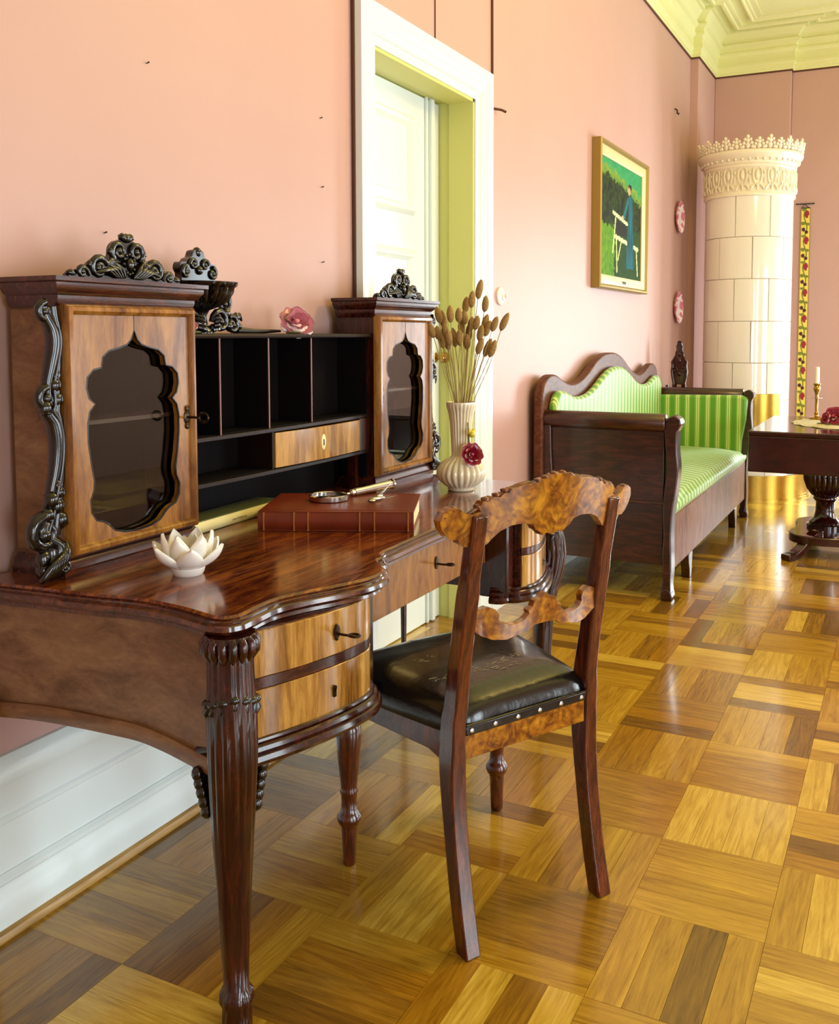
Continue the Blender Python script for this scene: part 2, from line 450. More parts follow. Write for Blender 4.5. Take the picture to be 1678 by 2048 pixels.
# cornice
path = [(0, Y0), (0, 8.27), (.07, 8.27), (.07, 9.0), (.735, 9.0), (.735, 9.075), (RX, 9.075)]
prof = [(-.02, 3.645), (.012, 3.645), (.012, 3.66), (.022, 3.665), (.022, 3.70), (.034, 3.71), (.034, 3.735), (.028, 3.745), (.03, 3.80), (.05, 3.82), (.05, 3.835), (.042, 3.845), (.045, 3.87), (.075, 3.885), (.078, 3.90), (.06, 3.905), (.065, 3.93), (.085, 3.96), (.115, 3.985), (.14, 3.985), (.14, 4.03), (-.02, 4.03)]
struct(part('trim_1', 'cream', None, lambda b: b.sweep(path, prof, side=-1)), 'cream moulded plaster cornice along the top of the walls')
prof2 = [(.20, 4.02), (.20, 3.985), (.215, 3.975), (.235, 3.975), (.245, 3.99), (.265, 3.985), (.28, 3.99), (.28, 4.02)]
prof3 = [(.36, 4.02), (.36, 3.995), (.372, 3.98), (.385, 3.98), (.395, 3.992), (.415, 3.992), (.425, 4.0), (.47, 4.0), (.47, 4.02)]
struct(part('cornice_shade_line', 'cord_and_shade', None, lambda b: b.sweep(path, [(-.01, 3.632), (.009, 3.632), (.011, 3.638), (.009, 3.645), (-.01, 3.645)], side=-1)), 'thin dark brown strip standing in for the shade under the cornice')  # dark strip in place of the shadow gap below the cornice
struct(part('trim_2', 'cream', None, lambda b: b.sweep(path, prof2, side=-1)), 'outer ceiling moulding band')
struct(part('trim_3', 'cream', None, lambda b: b.sweep(path, prof3, side=-1)), 'inner ceiling moulding band')
# baseboards
bprof = [(-.02, 0), (.04, 0), (.04, .045), (.036, .075), (.024, .095), (.024, .105), (.030, .112), (.030, .122), (.022, .13), (.018, .13), (.018, .235), (.026, .242), (.026, .252), (.021, .258), (.021, .315), (.03, .33), (.034, .35), (.026, .372), (.012, .385), (-.02, .385)]
struct(part('baseboard_left', 'white', None, lambda b: b.sweep([(0, Y0), (0, 2.845)], bprof, side=-1)), 'tall white moulded baseboard under the writing desk')
struct(part('baseboard_left', 'white', None, lambda b: b.sweep([(0, 3.97), (0, 8.27), (.07, 8.27), (.07, 9.0)], bprof, side=-1)), 'tall white moulded baseboard behind the sofa')
struct(part('baseboard_far', 'white', None, lambda b: b.sweep([(.07, 9.0), (.735, 9.0), (.735, 9.075), (RX, 9.075)], bprof, side=-1)), 'white baseboard along the end wall')
shp = [(0, 0), (.055, 0), (.055, .008), (.05, .016), (.04, .02), (0, .02)]
struct(part('trim_4', 'shoe', None, lambda b: b.sweep([(0, Y0), (0, 2.845)], shp, side=-1)), 'thin oak shoe moulding at the foot of the baseboard')
# door casing
cprof = [(0, -.01), (0, .014), (.012, .016), (.03, .02), (.034, .026), (.055, .026), (.06, .03), (.085, .03), (.092, .036), (.12, .04), (.135, .04), (.135, -.01)]
def casing(b):
    rings = []
    P = [(DY0, 0, -1, 0), (DY0, DZ, -1, 1), (DY1, DZ, 1, 1), (DY1, 0, 1, 0)]
    for y, z, sy, sz in P:
        rings.append([b.bm.verts.new((x, y + sy * o, z + sz * o)) for o, x in cprof])
    for j in range(3):
        for k in range(len(cprof) - 1): b.bm.faces.new((rings[j][k], rings[j][k + 1], rings[j + 1][k + 1], rings[j + 1][k]))
    b.bm.faces.new(rings[0]); b.bm.faces.new(rings[-1])
struct(part('trim_5', 'white', None, casing, smooth=.4), 'white moulded casing around the panelled door')
def reveal(b):
    b.box((-.112, DY1 - .012, 0), (.006, DY1 + .02, DZ)); b.box((-.112, DY0 - .02, 0), (.006, DY0 + .012, DZ)); b.box((-.112, DY0, DZ - .012), (.006, DY1, DZ + .02))
    b.box((-.25, DY1 - .002, 0), (-.112, DY1 + .03, DZ)); b.box((-.25, DY0, DZ - .002), (-.112, DY1 + .02, DZ + .02))
struct(part('trim_6', 'reveal', None, reveal), 'pale yellow-green door reveal')
# door leaf
DX0 = -.165
def leaf(b): b.box((DX0 - .045, DY0 - .01, .005), (DX0, DY1 - .006, DZ - .008))
door = part('door_1', 'white', None, leaf, bevel=.002); struct(door, 'white panelled door set back in the pink wall')
def frame_rect(b, y0, y1, z0, z1, x, w_=.05, h=.022):
    pr = [(0, 0), (.008, h * .6), (.018, h), (.028, h * .7), (.034, h * .9), (w_, .002), (w_, 0)]
    rings = []
    for y, z, sy, sz in [(y0, z0, 1, 1), (y0, z1, 1, -1), (y1, z1, -1, -1), (y1, z0, -1, 1)]:
        rings.append([b.bm.verts.new((x + hh, y + sy * o, z + sz * o)) for o, hh in pr])
    for j in range(4):
        for k in range(len(pr) - 1): b.bm.faces.new((rings[j][k], rings[j][k + 1], rings[(j + 1) % 4][k + 1], rings[(j + 1) % 4][k]))
for (z0, z1) in ((1.80, 2.215), (.95, 1.66), (.18, .82)):
    part('panel_moulding', 'white', door, lambda b: frame_rect(b, 3.02, 3.58, z0, z1, DX0))
    part('panel', 'white', door, lambda b: b.box((DX0 - .004, 3.10, z0 + .09), (DX0 + .008, 3.485, z1 - .09)), bevel=.006)
part('edge_moulding', 'white', door, lambda b: (b.box((DX0, 3.685, .005), (DX0 + .012, 3.70, DZ)), b.box((DX0, 3.725, .005), (DX0 + .016, 3.755, DZ))), bevel=.003)
rotx = Matrix.Rotation(R(90), 3, 'Y')
part('door_knob', 'brass', door, lambda b: b.lathe([(.0, .075), (.018, .072), (.026, .06), (.024, .045), (.012, .035), (.009, .02), (.022, .014), (.022, 0)][::-1], (DX0, 3.768, 1.195), 20, mat=rotx))
part('keyhole_plate', 'brassdark', door, lambda b: b.lathe([(.018, 0), (.018, .004), (0, .005)], (DX0, 3.776, 1.105), 20, mat=Matrix.Diagonal((1, 1, 1.6)) @ rotx))
# ================================================================== writing desk
DT = .79
desk = thing('writing_desk', 'dark mahogany writing desk with serpentine top and drawers against the pink wall', 'desk', (.35, 2.18, 0))
RM = 4.36                                   # mirror: y -> RM - y
left_edge = [(.03, 1.292), (.10, 1.298), (.182, 1.308), (.268, 1.316), (.345, 1.326), (.417, 1.338), (.482, 1.338), (.548, 1.331), (.598, 1.320), (.639, 1.312), (.668, 1.322), (.682, 1.350), (.678, 1.405), (.677, 1.465), (.70, 1.530), (.732, 1.598), (.757, 1.665), (.760, 1.725), (.742, 1.770), (.708, 1.806), (.690, 1.83), (.692, 1.852), (.672, 1.875), (.662, 1.91)]
half = sc2(left_edge[:12], 4) + sc2(left_edge[12:], 4)
half = half + [(.662, 1.94), (.660, 2.0), (.658, 2.06), (.656, 2.12)]
full = half + [(.6555, RM / 2)] + [(x, RM - y) for x, y in half[::-1]]
def toploft(b, outline, secs, cap=True):
    # secs: (inset, z); inset measured toward the outline's interior
    n = len(outline); P = [Vector(p) for p in outline]; nor = []
    for i in range(n):
        a = P[max(0, i - 1)]; c = P[min(n - 1, i + 1)]; t = (c - a).normalized(); nor.append(Vector((-t.y, t.x)))
    rings = []
    for ins, z in secs:
        ring = []
        for i in range(n):
            q = P[i] + nor[i] * ins
            if i == 0 or i == n - 1: q.x = P[i].x
            ring.append(b.bm.verts.new((q.x, q.y, z)))
        rings.append(ring)
    for j in range(len(rings) - 1):
        for k in range(n): b.bm.faces.new((rings[j][k], rings[j][(k + 1) % n], rings[j + 1][(k + 1) % n], rings[j + 1][k]))
    if cap: b.bm.faces.new(rings[-1])
part('tabletop', 'top', desk, lambda b: toploft(b, full, [(.016, DT - .012), (.006, DT - .004), (.012, DT)]), smooth=.5)
part('edge_moulding', 'mould', desk, lambda b: toploft(b, full, [(.030, DT - .052), (.022, DT - .050), (.012, DT - .044), (.014, DT - .038), (.004, DT - .034), (-.004, DT - .026), (-.002, DT - .018), (.005, DT - .0145), (.004, DT - .010), (.010, DT - .006)], False), smooth=.5)
ZB = .505
# side panels (serpentine, with shaped lower edge)
def side_panel(b, s):
    pts = [(.03, 1.312), (.10, 1.318), (.182, 1.328), (.268, 1.336), (.345, 1.346), (.417, 1.358), (.482, 1.358), (.548, 1.352), (.60, 1.345)]
    pts = sc2(pts, 4); n = len(pts)
    my = (lambda y: y) if s < 0 else (lambda y: RM - y)
    lo = [ZB + .012 + .012 * (i / n) - .03 * math.sin(PI * min(1, max(0, (i / n - .0)))) * 0 for i in range(n)]
    rings = []
    for i, (x, y) in enumerate(pts):
        t = i / (n - 1); z0 = .53 + .012 * math.cos(t * PI) - .012 + (.02 * math.sin(t * PI))
        rings.append([(x, my(y), z0), (x, my(y), DT - .045), (x, my(y + .022), DT - .045), (x, my(y + .022), z0)])
    b.loft([[Vector(p) for p in r] for r in rings])
def side_rail(b, s):
    pts = [(.03, 1.306), (.10, 1.312), (.182, 1.322), (.268, 1.330), (.345, 1.340), (.417, 1.352), (.482, 1.352), (.548, 1.346), (.61, 1.338)]
    pts = sc2(pts, 4); n = len(pts); my = (lambda y: y) if s < 0 else (lambda y: RM - y)
    rings = []
    for i, (x, y) in enumerate(pts):
        t = i / (n - 1); z0 = .53 + .012 * math.cos(t * PI) - .012 + (.02 * math.sin(t * PI))
        rings.append([Vector(p) for p in ((x, my(y - .002), z0 - .03), (x, my(y - .006), z0 - .014), (x, my(y - .001), z0 + .002), (x, my(y + .03), z0 + .002), (x, my(y + .03), z0 - .03))])
    b.loft(rings)
for s in (-1, 1):
    part('side_panel', 'side', desk, lambda b: side_panel(b, s))
    part('bottom_rail', 'rail', desk, lambda b: side_rail(b, s))
# pedestal carcass and drawers
front = [(.664, 1.388), (.672, 1.412), (.690, 1.455), (.710, 1.515), (.728, 1.59), (.736, 1.655), (.732, 1.70), (.716, 1.732)]
fr = sc2(front, 4)
def strip(b, pts, z0, z1, th, my, out=0):
    P = [Vector(p) for p in pts]; n = len(P); rings = []
    for i in range(n):
        t = (P[min(n - 1, i + 1)] - P[max(0, i - 1)]).normalized(); nn = Vector((t.y, -t.x))
        a = P[i] + nn * out; c = P[i] - nn * th
        rings.append([Vector((a.x, my(a.y), z0)), Vector((a.x, my(a.y), z1)), Vector((c.x, my(c.y), z1)), Vector((c.x, my(c.y), z0))])
    b.loft(rings)
def keyset(parent, x, y, z, key=True, plate='brassdark'):
    part('escutcheon', plate, parent, lambda b: (b.lathe([(.009, 0), (.009, .003), (0, .004)], (x, y, z + .004), 14, mat=Matrix.Diagonal((1, 1, 1.5)) @ rotx), b.blob((x + .001, y, z + .016), (.003, .006, .005), 1), b.blob((x + .001, y, z - .010), (.003, .006, .005), 1)))
    if key:
        def kf(b):
            b.tube([(x, y, z), (x + .03, y, z)], .0028, 8)
            b.tube([(x + .042 + .012 * math.cos(a), y + .009 * math.sin(a), z + .002) for a in [2 * PI * i / 14 for i in range(14)]], .0028, 6, closed=True)
        part('key', 'brassdark', parent, kf)
for s, nm in ((-1, 'L'), (1, 'R')):
    my = (lambda y: y) if s < 0 else (lambda y: RM - y)
    def carc(b):
        ol = [(x - .006, y) for x, y in fr] + [(.62, 1.74), (.10, 1.74), (.10, 1.36), (.60, 1.36)]
        b.prism([(x, my(y)) for x, y in ol], ZB + .01, DT - .045, XY)
    part('pedestal', 'mahog', desk, carc)
    for (z0, z1, key) in ((.652, .742, True), (.530, .628, False)):
        dr = part('drawer', 'veneer', desk, lambda b: strip(b, fr, z0, z1, .015, my, .003), bevel=.0015)
        if key: keyset(dr, .732, my(1.58), .695)
        else: part('keyhole', 'black', dr, lambda b: (b.lathe([(.006, 0), (.006, .002), (0, .002)], (.730, my(1.574), .584), 12, mat=rotx), b.box((.7295, my(1.574) - .004, .566), (.732, my(1.574) + .004, .584))))
    part('drawer_rail', 'mahog', desk, lambda b: strip(b, fr, .629, .651, .015, my, .001), bevel=.001)
    pr2 = [(.655, 1.372)] + front[1:] + [(.70, 1.752), (.672, 1.762), (.668, 1.782), (.64, 1.788)]
    def mold(b):
        p2 = sc2(pr2, 4)
        for (o_, z, r) in ((.010, ZB + .012, .010), (.016, ZB - .004, .012), (.004, ZB + .026, .006)):
            P = [Vector(p) for p in p2]; pts = []
            for i in range(len(P)):
                t = (P[min(len(P) - 1, i + 1)] - P[max(0, i - 1)]).normalized(); q = P[i] + Vector((t.y, -t.x)) * o_
                pts.append((q.x, my(q.y), z))
            b.tube(pts, r, 8)
    part('pedestal_moulding', 'mahog_v', desk, mold)
    part('corner_post', 'mahog_v', desk, lambda b: b.box((.60, min(my(1.742), my(1.79)), ZB), (.695, max(my(1.742), my(1.79)), DT - .045)), bevel=.006)
# centre drawer and knee hole
part('back_board', 'mahog', desk, lambda b: b.box((.06, 1.36, .56), (.09, RM - 1.36, DT - .03)))
part('knee_apron', 'mahog', desk, lambda b: b.box((.10, 1.78, .60), (.60, RM - 1.78, DT - .045)))
cd = part('drawer', 'doorwood', desk, lambda b: b.box((.60, 1.795, .612), (.625, RM - 1.795, .737)), bevel=.002, label='wide centre drawer over the knee space')
keyset(cd, .626, 2.235, .682)
# legs
def desk_leg(b, cx, cy, s):
    secs = []
    prof = [(.752, .046, .10, 14), (.735, .047, .12, 14), (.72, .042, .10, 14), (.70, .042, .09, 14), (.655, .043, .09, 14), (.64, .044, .08, 14), (.60, .045, .09, 16), (.55, .045, .10, 16), (.50, .044, .10, 16), (.45, .042, .09, 16), (.40, .040, .06, 16), (.34, .037, .03, 16), (.28, .034, .10, 4), (.20, .030, .12, 4), (.12, .026, .12, 4), (.075, .024, .10, 4), (.065, .030, .12, 8), (.05, .032, .12, 8), (.038, .026, .1, 8), (.02, .027, .1, 8), (.0, .028, .05, 8)]
    N = 64
    for z, r, amp, k in prof:
        dx = .052 * math.exp(-((z - .55) / .12) ** 2) * (1 if s > 0 else .45) - .004 + .02 * math.exp(-(z / .08) ** 2)
        ring = []
        for i in range(N):
            a = 2 * PI * i / N; rr = r * (1 + amp * (abs(math.cos(k * a / 2)) - .6))
            ring.append(Vector((cx + dx * .5 + rr * math.cos(a), cy + s * dx * .5 + rr * math.sin(a), z)))
        secs.append(ring)
    b.loft(secs[::-1])
def leg_head(b, cx, cy, s):
    for i in range(9):
        ang = R(45 * s) + (i - 4) * .40
        d = Vector((math.cos(ang), math.sin(ang), 0))
        b.tube([Vector((cx, cy, .748)) + d * .040, Vector((cx, cy, .738)) + d * .047, Vector((cx, cy, .722)) + d * .046, Vector((cx, cy, .704)) + d * .040], [.007, .0095, .0095, .003], 10)
def leg_collar(b, cx, cy, s):
    for i in range(7):
        ang = R(45 * s) + (i - 3) * .46
        d = Vector((math.cos(ang), math.sin(ang), 0)); t = Vector((-d.y, d.x, 0)); z = .640 - abs(i - 3) * .005
        b.blob(Vector((cx, cy, z)) + d * .044, (.011, .013, .009), 2, Matrix.Rotation(ang, 3, 'Z'))
        b.tube([Vector((cx, cy, z - .004)) + d * .042 + t * .006, Vector((cx, cy, z - .016)) + d * .047, Vector((cx, cy, z - .036)) + d * .042 - t * .004], [.007, .008, .002], 6)
def leg_bracket(b, cx, cy, dv):
    c0 = Vector((cx, cy, .497)) + dv * .066; n_ = dv.cross(Vector((0, 0, 1)))
    b.scroll(c0, dv, (0, 0, 1), .017, 1.3, .010, a0=PI / 2, sgn=-1)
    for k in range(5):
        b.blob(c0 + dv * (.004 - k * .006) + Vector((0, 0, -.024 - k * .017)), (.021 - k * .002, .021 - k * .002, .016), 2)
        b.blob(c0 + dv * (.002 - k * .005) + n_ * .016 + Vector((0, 0, -.020 - k * .017)), (.013, .013, .015), 2)
        b.blob(c0 + dv * (.002 - k * .005) - n_ * .016 + Vector((0, 0, -.020 - k * .017)), (.013, .013, .015), 2)
    b.tube([c0 + Vector((0, 0, .024)) - dv * .02, c0 + dv * .010 + Vector((0, 0, .016)), c0 + dv * .018 + Vector((0, 0, -.006)), c0 + dv * .004 + Vector((0, 0, -.04)), c0 - dv * .014 + Vector((0, 0, -.085))], [.010, .011, .012, .010, .004], 7)
for s, cy in ((-1, 1.352), (1, RM - 1.352)):
    lg = part('leg', 'mahog_v', desk, lambda b: desk_leg(b, .648, cy, s), smooth=.9)
    part('leg_head_carving', 'mahog_v', lg, lambda b: leg_head(b, .648, cy, s), smooth=1.2)
    part('leg_collar_carving', 'carve', lg, lambda b: leg_collar(b, .648, cy, s), smooth=1.2)
    for dv in (Vector((0, -s, 0)), Vector((-1, 0, 0))): part('bracket_carving', 'carve', lg, lambda b: leg_bracket(b, .648, cy, dv), smooth=1.2)
for cx_, cy in ((.061, 1.287), (.076, RM - 1.313)):
    part('leg', 'mahog_v', desk, lambda b: b.lathe([(.009, 0), (.011, .02), (.009, .05), (.012, .3), (.014, .5), (.014, .56)], (cx_, cy, 0), 16))

# ================================================================== hutch standing on the desk
hut = thing('desk_hutch', 'dark carved desk hutch with two glazed cupboards and black pigeonholes between them', 'hutch', (.11, 2.2, DT))
CX0, CX1 = .035, .178                        # carcass depth
cabs = [(1.400, 1.790, -1), (2.668, 3.048, 1)]
gl = [(0, 1.309), (-.010, 1.288), (-.022, 1.277), (-.045, 1.270), (-.075, 1.264), (-.094, 1.250), (-.098, 1.228), (-.120, 1.224), (-.137, 1.208), (-.140, 1.185), (-.133, 1.162), (-.118, 1.150), (-.133, 1.135), (-.139, 1.11), (-.139, 1.07), (-.132, 1.02), (-.125, .985), (-.127, .965), (-.137, .945), (-.135, .918), (-.122, .899), (-.10, .892), (-.088, .884), (-.070, .868), (-.04, .859), (0, .856)]
glo = gl + [(-u, z) for u, z in gl[-2:0:-1]]
for y0, y1, s in cabs:
    yc = (y0 + y1) / 2
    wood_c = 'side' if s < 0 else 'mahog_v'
    def body(b):
        b.box((CX0, y0, .83), (CX1, y0 + .016, 1.365)); b.box((CX0, y1 - .016, .83), (CX1, y1, 1.365))
        b.box((CX0, y0, .815), (CX1, y1, .84)); b.box((CX0, y0, 1.35), (CX1, y1, 1.37))
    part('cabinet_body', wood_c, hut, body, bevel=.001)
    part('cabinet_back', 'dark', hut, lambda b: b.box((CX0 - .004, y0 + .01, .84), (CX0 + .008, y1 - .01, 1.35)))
    part('cabinet_shade_panel', 'dark', hut, lambda b: (b.box((CX0 + .008, y0 + .016, .84), (CX1 - .02, y0 + .018, 1.35)), b.box((CX0 + .008, y1 - .018, .84), (CX1 - .02, y1 - .016, 1.35)), b.box((CX0 + .008, y0 + .018, .84), (CX1 - .02, y1 - .018, .842)), b.box((CX0 + .008, y0 + .018, 1.348), (CX1 - .02, y1 - .018, 1.35))))  # dark sheets added to put shade inside the cupboard
    part('cabinet_shelf', 'edge', hut, lambda b: b.box((CX0 + .01, y0 + .016, 1.103), (CX1 - .02, y1 - .016, 1.112)))
    def plinth(b):
        pr = [(0, .79), (.016, .79), (.016, .803), (.012, .806), (.010, .818), (.004, .826), (0, .832)]
        b.sweep([(CX0, y0), (CX1, y0), (CX1, y1), (CX0, y1)], pr, side=-1)
        b.box((CX0, y0, .79), (CX1, y1, .83))
    part('plinth', 'mahog', hut, plinth)
    def cornice(b):
        pr = [(0, 1.355), (.006, 1.36), (.010, 1.372), (.010, 1.380), (.018, 1.386), (.026, 1.398), (.026, 1.406), (.034, 1.409), (.034, 1.418), (0, 1.419)]
        b.sweep([(CX0, y0), (CX1, y0), (CX1, y1), (CX0, y1)], pr, side=-1)
        b.box((CX0, y0 - .03, 1.408), (CX1 + .028, y1 + .03, 1.4185))
    part('cornice', 'mahog', hut, cornice)
    m_ = .93 if s > 0 else 1
    dr = part('door', 'doorwood', hut, lambda b: b.holed([(y0 + .006, .838), (y1 - .006, .838), (y1 - .006, 1.356), (y0 + .006, 1.356)], [[(yc + u * m_, z) for u, z in glo]], CX1 - .002, CX1 + .014, YZ), label='golden walnut door with an ogee-shaped glazed opening')
    def bol(b):
        pr = [(-.002, 0), (.0, .016), (.006, .024), (.014, .026), (.020, .020), (.022, .014), (.022, 0)]
        rings = []
        for y, z, sy, sz in [(y0, .832, 1, 1), (y0, 1.362, 1, -1), (y1, 1.362, -1, -1), (y1, .832, -1, 1)]:
            rings.append([b.bm.verts.new((CX1 + hh, y + sy * o, z + sz * o)) for o, hh in pr])
        for j in range(4):
            for k in range(len(pr) - 1): b.bm.faces.new((rings[j][k], rings[j][k + 1], rings[(j + 1) % 4][k + 1], rings[(j + 1) % 4][k]))
    part('door_moulding', 'doorwood', dr, bol)
    part('opening_edge', 'carve', dr, lambda b: b.tube([(CX1 + .012, yc + u * m_, z) for u, z in glo], .003, 6, closed=True))
    part('veneer_seam', 'carve', dr, lambda b: b.box((CX1 + .0135, yc - .0008, 1.309), (CX1 + .0146, yc + .0008, 1.342)))
    part('glass_pane', 'glass', dr, lambda b: b.box((CX1 - .012, y0 + .03, .85), (CX1 - .009, y1 - .03, 1.32)))
    kp = y1 - .03 if s < 0 else y0 + .028
    def esc(b):
        b.blob((CX1 + .015, kp, 1.10), (.004, .011, .018), 2); b.blob((CX1 + .016, kp, 1.121), (.004, .008, .009), 1); b.blob((CX1 + .016, kp, 1.079), (.004, .008, .009), 1)
    part('escutcheon', 'brassdark', dr, esc)
    if s < 0:
        def kf(b):
            b.tube([(CX1 + .014, kp, 1.10), (CX1 + .05, kp, 1.10)], .003, 8)
            b.tube([(CX1 + .064 + .014 * math.cos(a), kp + .002, 1.10 + .011 * math.sin(a)) for a in [2 * PI * i / 16 for i in range(16)]], .0032, 6, closed=True)
        part('key', 'brassdark', dr, kf)
    # carved crest on the cornice
    def crest(b):
        X = CX1 - .010; U = Vector((0, 1, 0)); V = Vector((0, 0, 1)); z0 = 1.419; hw = .165
        b.box((X - .008, yc - hw, z0 - .001), (X + .010, yc + hw, z0 + .007))
        sil = [(-.168, .003), (-.158, .014), (-.140, .017), (-.122, .013), (-.114, .026), (-.098, .040), (-.076, .047), (-.056, .045), (-.048, .055), (-.046, .070), (-.034, .084), (-.016, .090), (0, .096), (.016, .090), (.034, .084), (.046, .070), (.048, .055), (.056, .045), (.076, .047), (.098, .040), (.114, .026), (.122, .013), (.140, .017), (.158, .014), (.168, .003)]
        b.prism([(yc + u, z0 + v) for u, v in sc2(sil, 3)] + [(yc + .168, z0), (yc - .168, z0)], X - .006, X + .006, YZ)
        for q in (-1, 1):
            b.scroll((X + .009, yc + q * .084, z0 + .024), U * q, V, .022, 1.5, .008, a0=PI * .9, sgn=-1, tail=[(-.052, -.012), (-.046, .008), (-.034, .020)])
            b.scroll((X + .009, yc + q * .026, z0 + .063), U * q, V, .020, 1.4, .0075, a0=PI * -.3, sgn=1, tail=[(.014, -.054), (.024, -.034), (.022, -.018)])
            b.scroll((X + .009, yc + q * .130, z0 + .012), U * q, V, .011, 1.2, .0065, a0=PI * .8, sgn=-1, tail=[(-.02, -.006), (-.014, .006)])
            b.blob((X + .006, yc + q * .157, z0 + .009), (.009, .014, .009), 1)
            for k in range(5):
                b.tube([(X + .014, yc + q * (.014 + k * .006), z0 + .006), (X + .020, yc + q * (.026 + k * .010), z0 + .024 - k * .001), (X + .012, yc + q * (.044 + k * .014), z0 + .040 - k * .007)], [.004, .006, .003], 6)
            b.blob((X + .008, yc + q * .050, z0 + .062), (.008, .008, .011), 1)
            b.blob((X + .008, yc + q * .108, z0 + .030), (.007, .008, .010), 1)
        b.blob((X + .006, yc, z0 + .094), (.011, .018, .011), 2); b.blob((X + .006, yc - .012, z0 + .096), (.011, .009, .010), 1); b.blob((X + .006, yc + .012, z0 + .096), (.011, .009, .010), 1)
    cr = part('carved_crest', 'carve', hut, crest, smooth=1.2)
    def cart(b):
        X = CX1; z0 = 1.419
        b.blob((X + .006, yc, z0 + .036), (.009, .010, .015), 2)
        for i in range(12):
            a = 2 * PI * i / 12; b.blob((X + .004, yc + .016 * math.cos(a), z0 + .036 + .022 * math.sin(a)), (.005, .0045, .0045), 1)
    part('cartouche', 'carve', cr, cart, smooth=1.2)
    # carved scroll pilaster on the outer front corner
    def pil(b):
        e = y0 if s < 0 else y1; X = CX1 - .004; Y = lambda d: e + s * d
        spine = smoothcurve([(X, Y(.036), 1.356), (X, Y(.030), 1.335), (X, Y(.016), 1.31), (X, Y(.012), 1.28), (X, Y(.022), 1.235), (X, Y(.032), 1.195), (X, Y(.030), 1.16), (X, Y(.034), 1.14), (X, Y(.018), 1.115), (X, Y(.012), 1.07), (X, Y(.018), 1.02), (X, Y(.032), .97), (X, Y(.040), .935), (X, Y(.052), .905), (X, Y(.058), .885)], 4)
        n = len(spine)
        b.tube(spine, [.011 + .006 * math.sin(2.5 * PI * i / n) ** 2 for i in range(n)], 10)
        b.tube([p + Vector((.004, -s * (p.y - e) * s * .55, 0)) for p in spine], .011, 8)
        b.tube([p + Vector((.012, -s * .008, 0)) for p in spine[8:]], .0045, 6)
        U = Vector((0, s, 0)); V = Vector((0, 0, 1))
        b.scroll((X + .004, Y(.034), 1.345), U, V, .018, 1.2, .009, a0=PI / 2, sgn=-1)
        b.scroll((X + .004, Y(.036), 1.168), U, V, .022, 1.2, .010, a0=PI / 2, sgn=-1)
        b.scroll((X + .004, Y(.052), .893), U, V, .032, 1.4, .014, a0=PI / 2, sgn=-1)
        for (d, z, r) in ((.020, 1.195, .016), (.042, 1.150, .016), (.018, 1.215, .012), (.014, 1.165, .015), (.034, .960, .018), (.022, .945, .018), (.044, .930, .016), (.016, .972, .014), (.012, .915, .018), (.020, .99, .012)):
            b.blob((X + .006, Y(d), z), (r * .9, r, r * 1.25), 1)
            b.scroll((X + .012, Y(d), z), U, V, r * .7, 1.1, .004, a0=d * 90, sgn=1)
        b.tube(smoothcurve([(X, Y(.044), .88), (X + .006, Y(.020), .862), (X + .006, Y(.022), .842), (X, Y(.046), .825), (X, Y(.056), .814), (X, Y(.040), .807)], 4), .015, 8)
        for k in range(7):
            q = smoothcurve([(X + .014, Y(.006 + k * .002), .868 - k * .004), (X + .024, Y(.012 + k * .006), .842 - k * .002), (X + .018, Y(.022 + k * .008), .814 - k * .002), (X + .010, Y(.020 + k * .008), .799)], 3)
            b.tube(q, [.004 + .003 * math.sin(PI * i / (len(q) - 1)) for i in range(len(q))], 6)
        b.scroll((X + .020, Y(.018), .815), U, V, .014, 1.2, .007, a0=0, sgn=1)
        b.blob((X, Y(.030), .806), (.018, .034, .015), 2); b.blob((X, Y(.052), .838), (.014, .018, .024), 2); b.blob((X, Y(.028), .845), (.016, .022, .03), 2)
    part('carved_pilaster', 'carve', hut, pil, smooth=1.2)
# pigeonholes between
PY0, PY1 = 1.79, 2.668
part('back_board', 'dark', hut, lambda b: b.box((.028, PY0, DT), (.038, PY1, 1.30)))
def topshelf(b): b.box((.035, PY0, 1.289), (.165, PY1, 1.301)); b.tube([(.165, PY0, 1.295), (.165, PY1, 1.295)], .0065, 8)
part('top_shelf', 'pigeon', hut, topshelf)
def curved_shelf(b, z):
    pts = [(.158 + .010 * math.sin(PI * t), PY0 + (PY1 - PY0) * t) for t in [i / 24 for i in range(25)]]
    b.prism([(.035, PY0)] + pts + [(.035, PY1)], z - .006, z + .006, XY)
for z in (1.032, .915): part('shelf', 'pigeon', hut, lambda b: curved_shelf(b, z), bevel=.002)
for y in (1.925, 2.131, 2.338): 
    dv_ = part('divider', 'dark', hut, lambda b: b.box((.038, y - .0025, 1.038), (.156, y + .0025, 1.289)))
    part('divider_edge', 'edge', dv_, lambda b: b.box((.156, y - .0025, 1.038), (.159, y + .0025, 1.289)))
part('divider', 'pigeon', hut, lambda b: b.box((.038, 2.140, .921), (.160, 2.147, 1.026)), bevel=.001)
part('pigeonhole_shade_panel', 'dark', hut, lambda b: (b.box((.038, PY0, .921), (.15, PY0 + .004, 1.289)), b.box((.038, PY1 - .004, DT), (.15, PY1, 1.289)), b.box((.038, PY0, 1.038), (.150, PY1, 1.0395)), b.box((.038, PY0, .921), (.15, 2.14, .9225))))  # thin dark sheets that deepen the shade in the pigeonholes
def hdr(b):
    n = 20; pts = [(.164 + .012 * math.sin(PI * (t * 1.0)) * (1 if True else 0), 2.150 + (2.60 - 2.150) * t) for t in [i / n for i in range(n + 1)]]
    strip(b, pts, .924, 1.023, .015, lambda y: y)
hd = part('drawer', 'veneer', hut, hdr, bevel=.001)
part('escutcheon', 'goldp', hd, lambda b: b.lathe([(.012, 0), (.012, .002), (0, .003)], (.175, 2.372, .976), 16, mat=Matrix.Diagonal((1, 1, 2.0)) @ rotx))
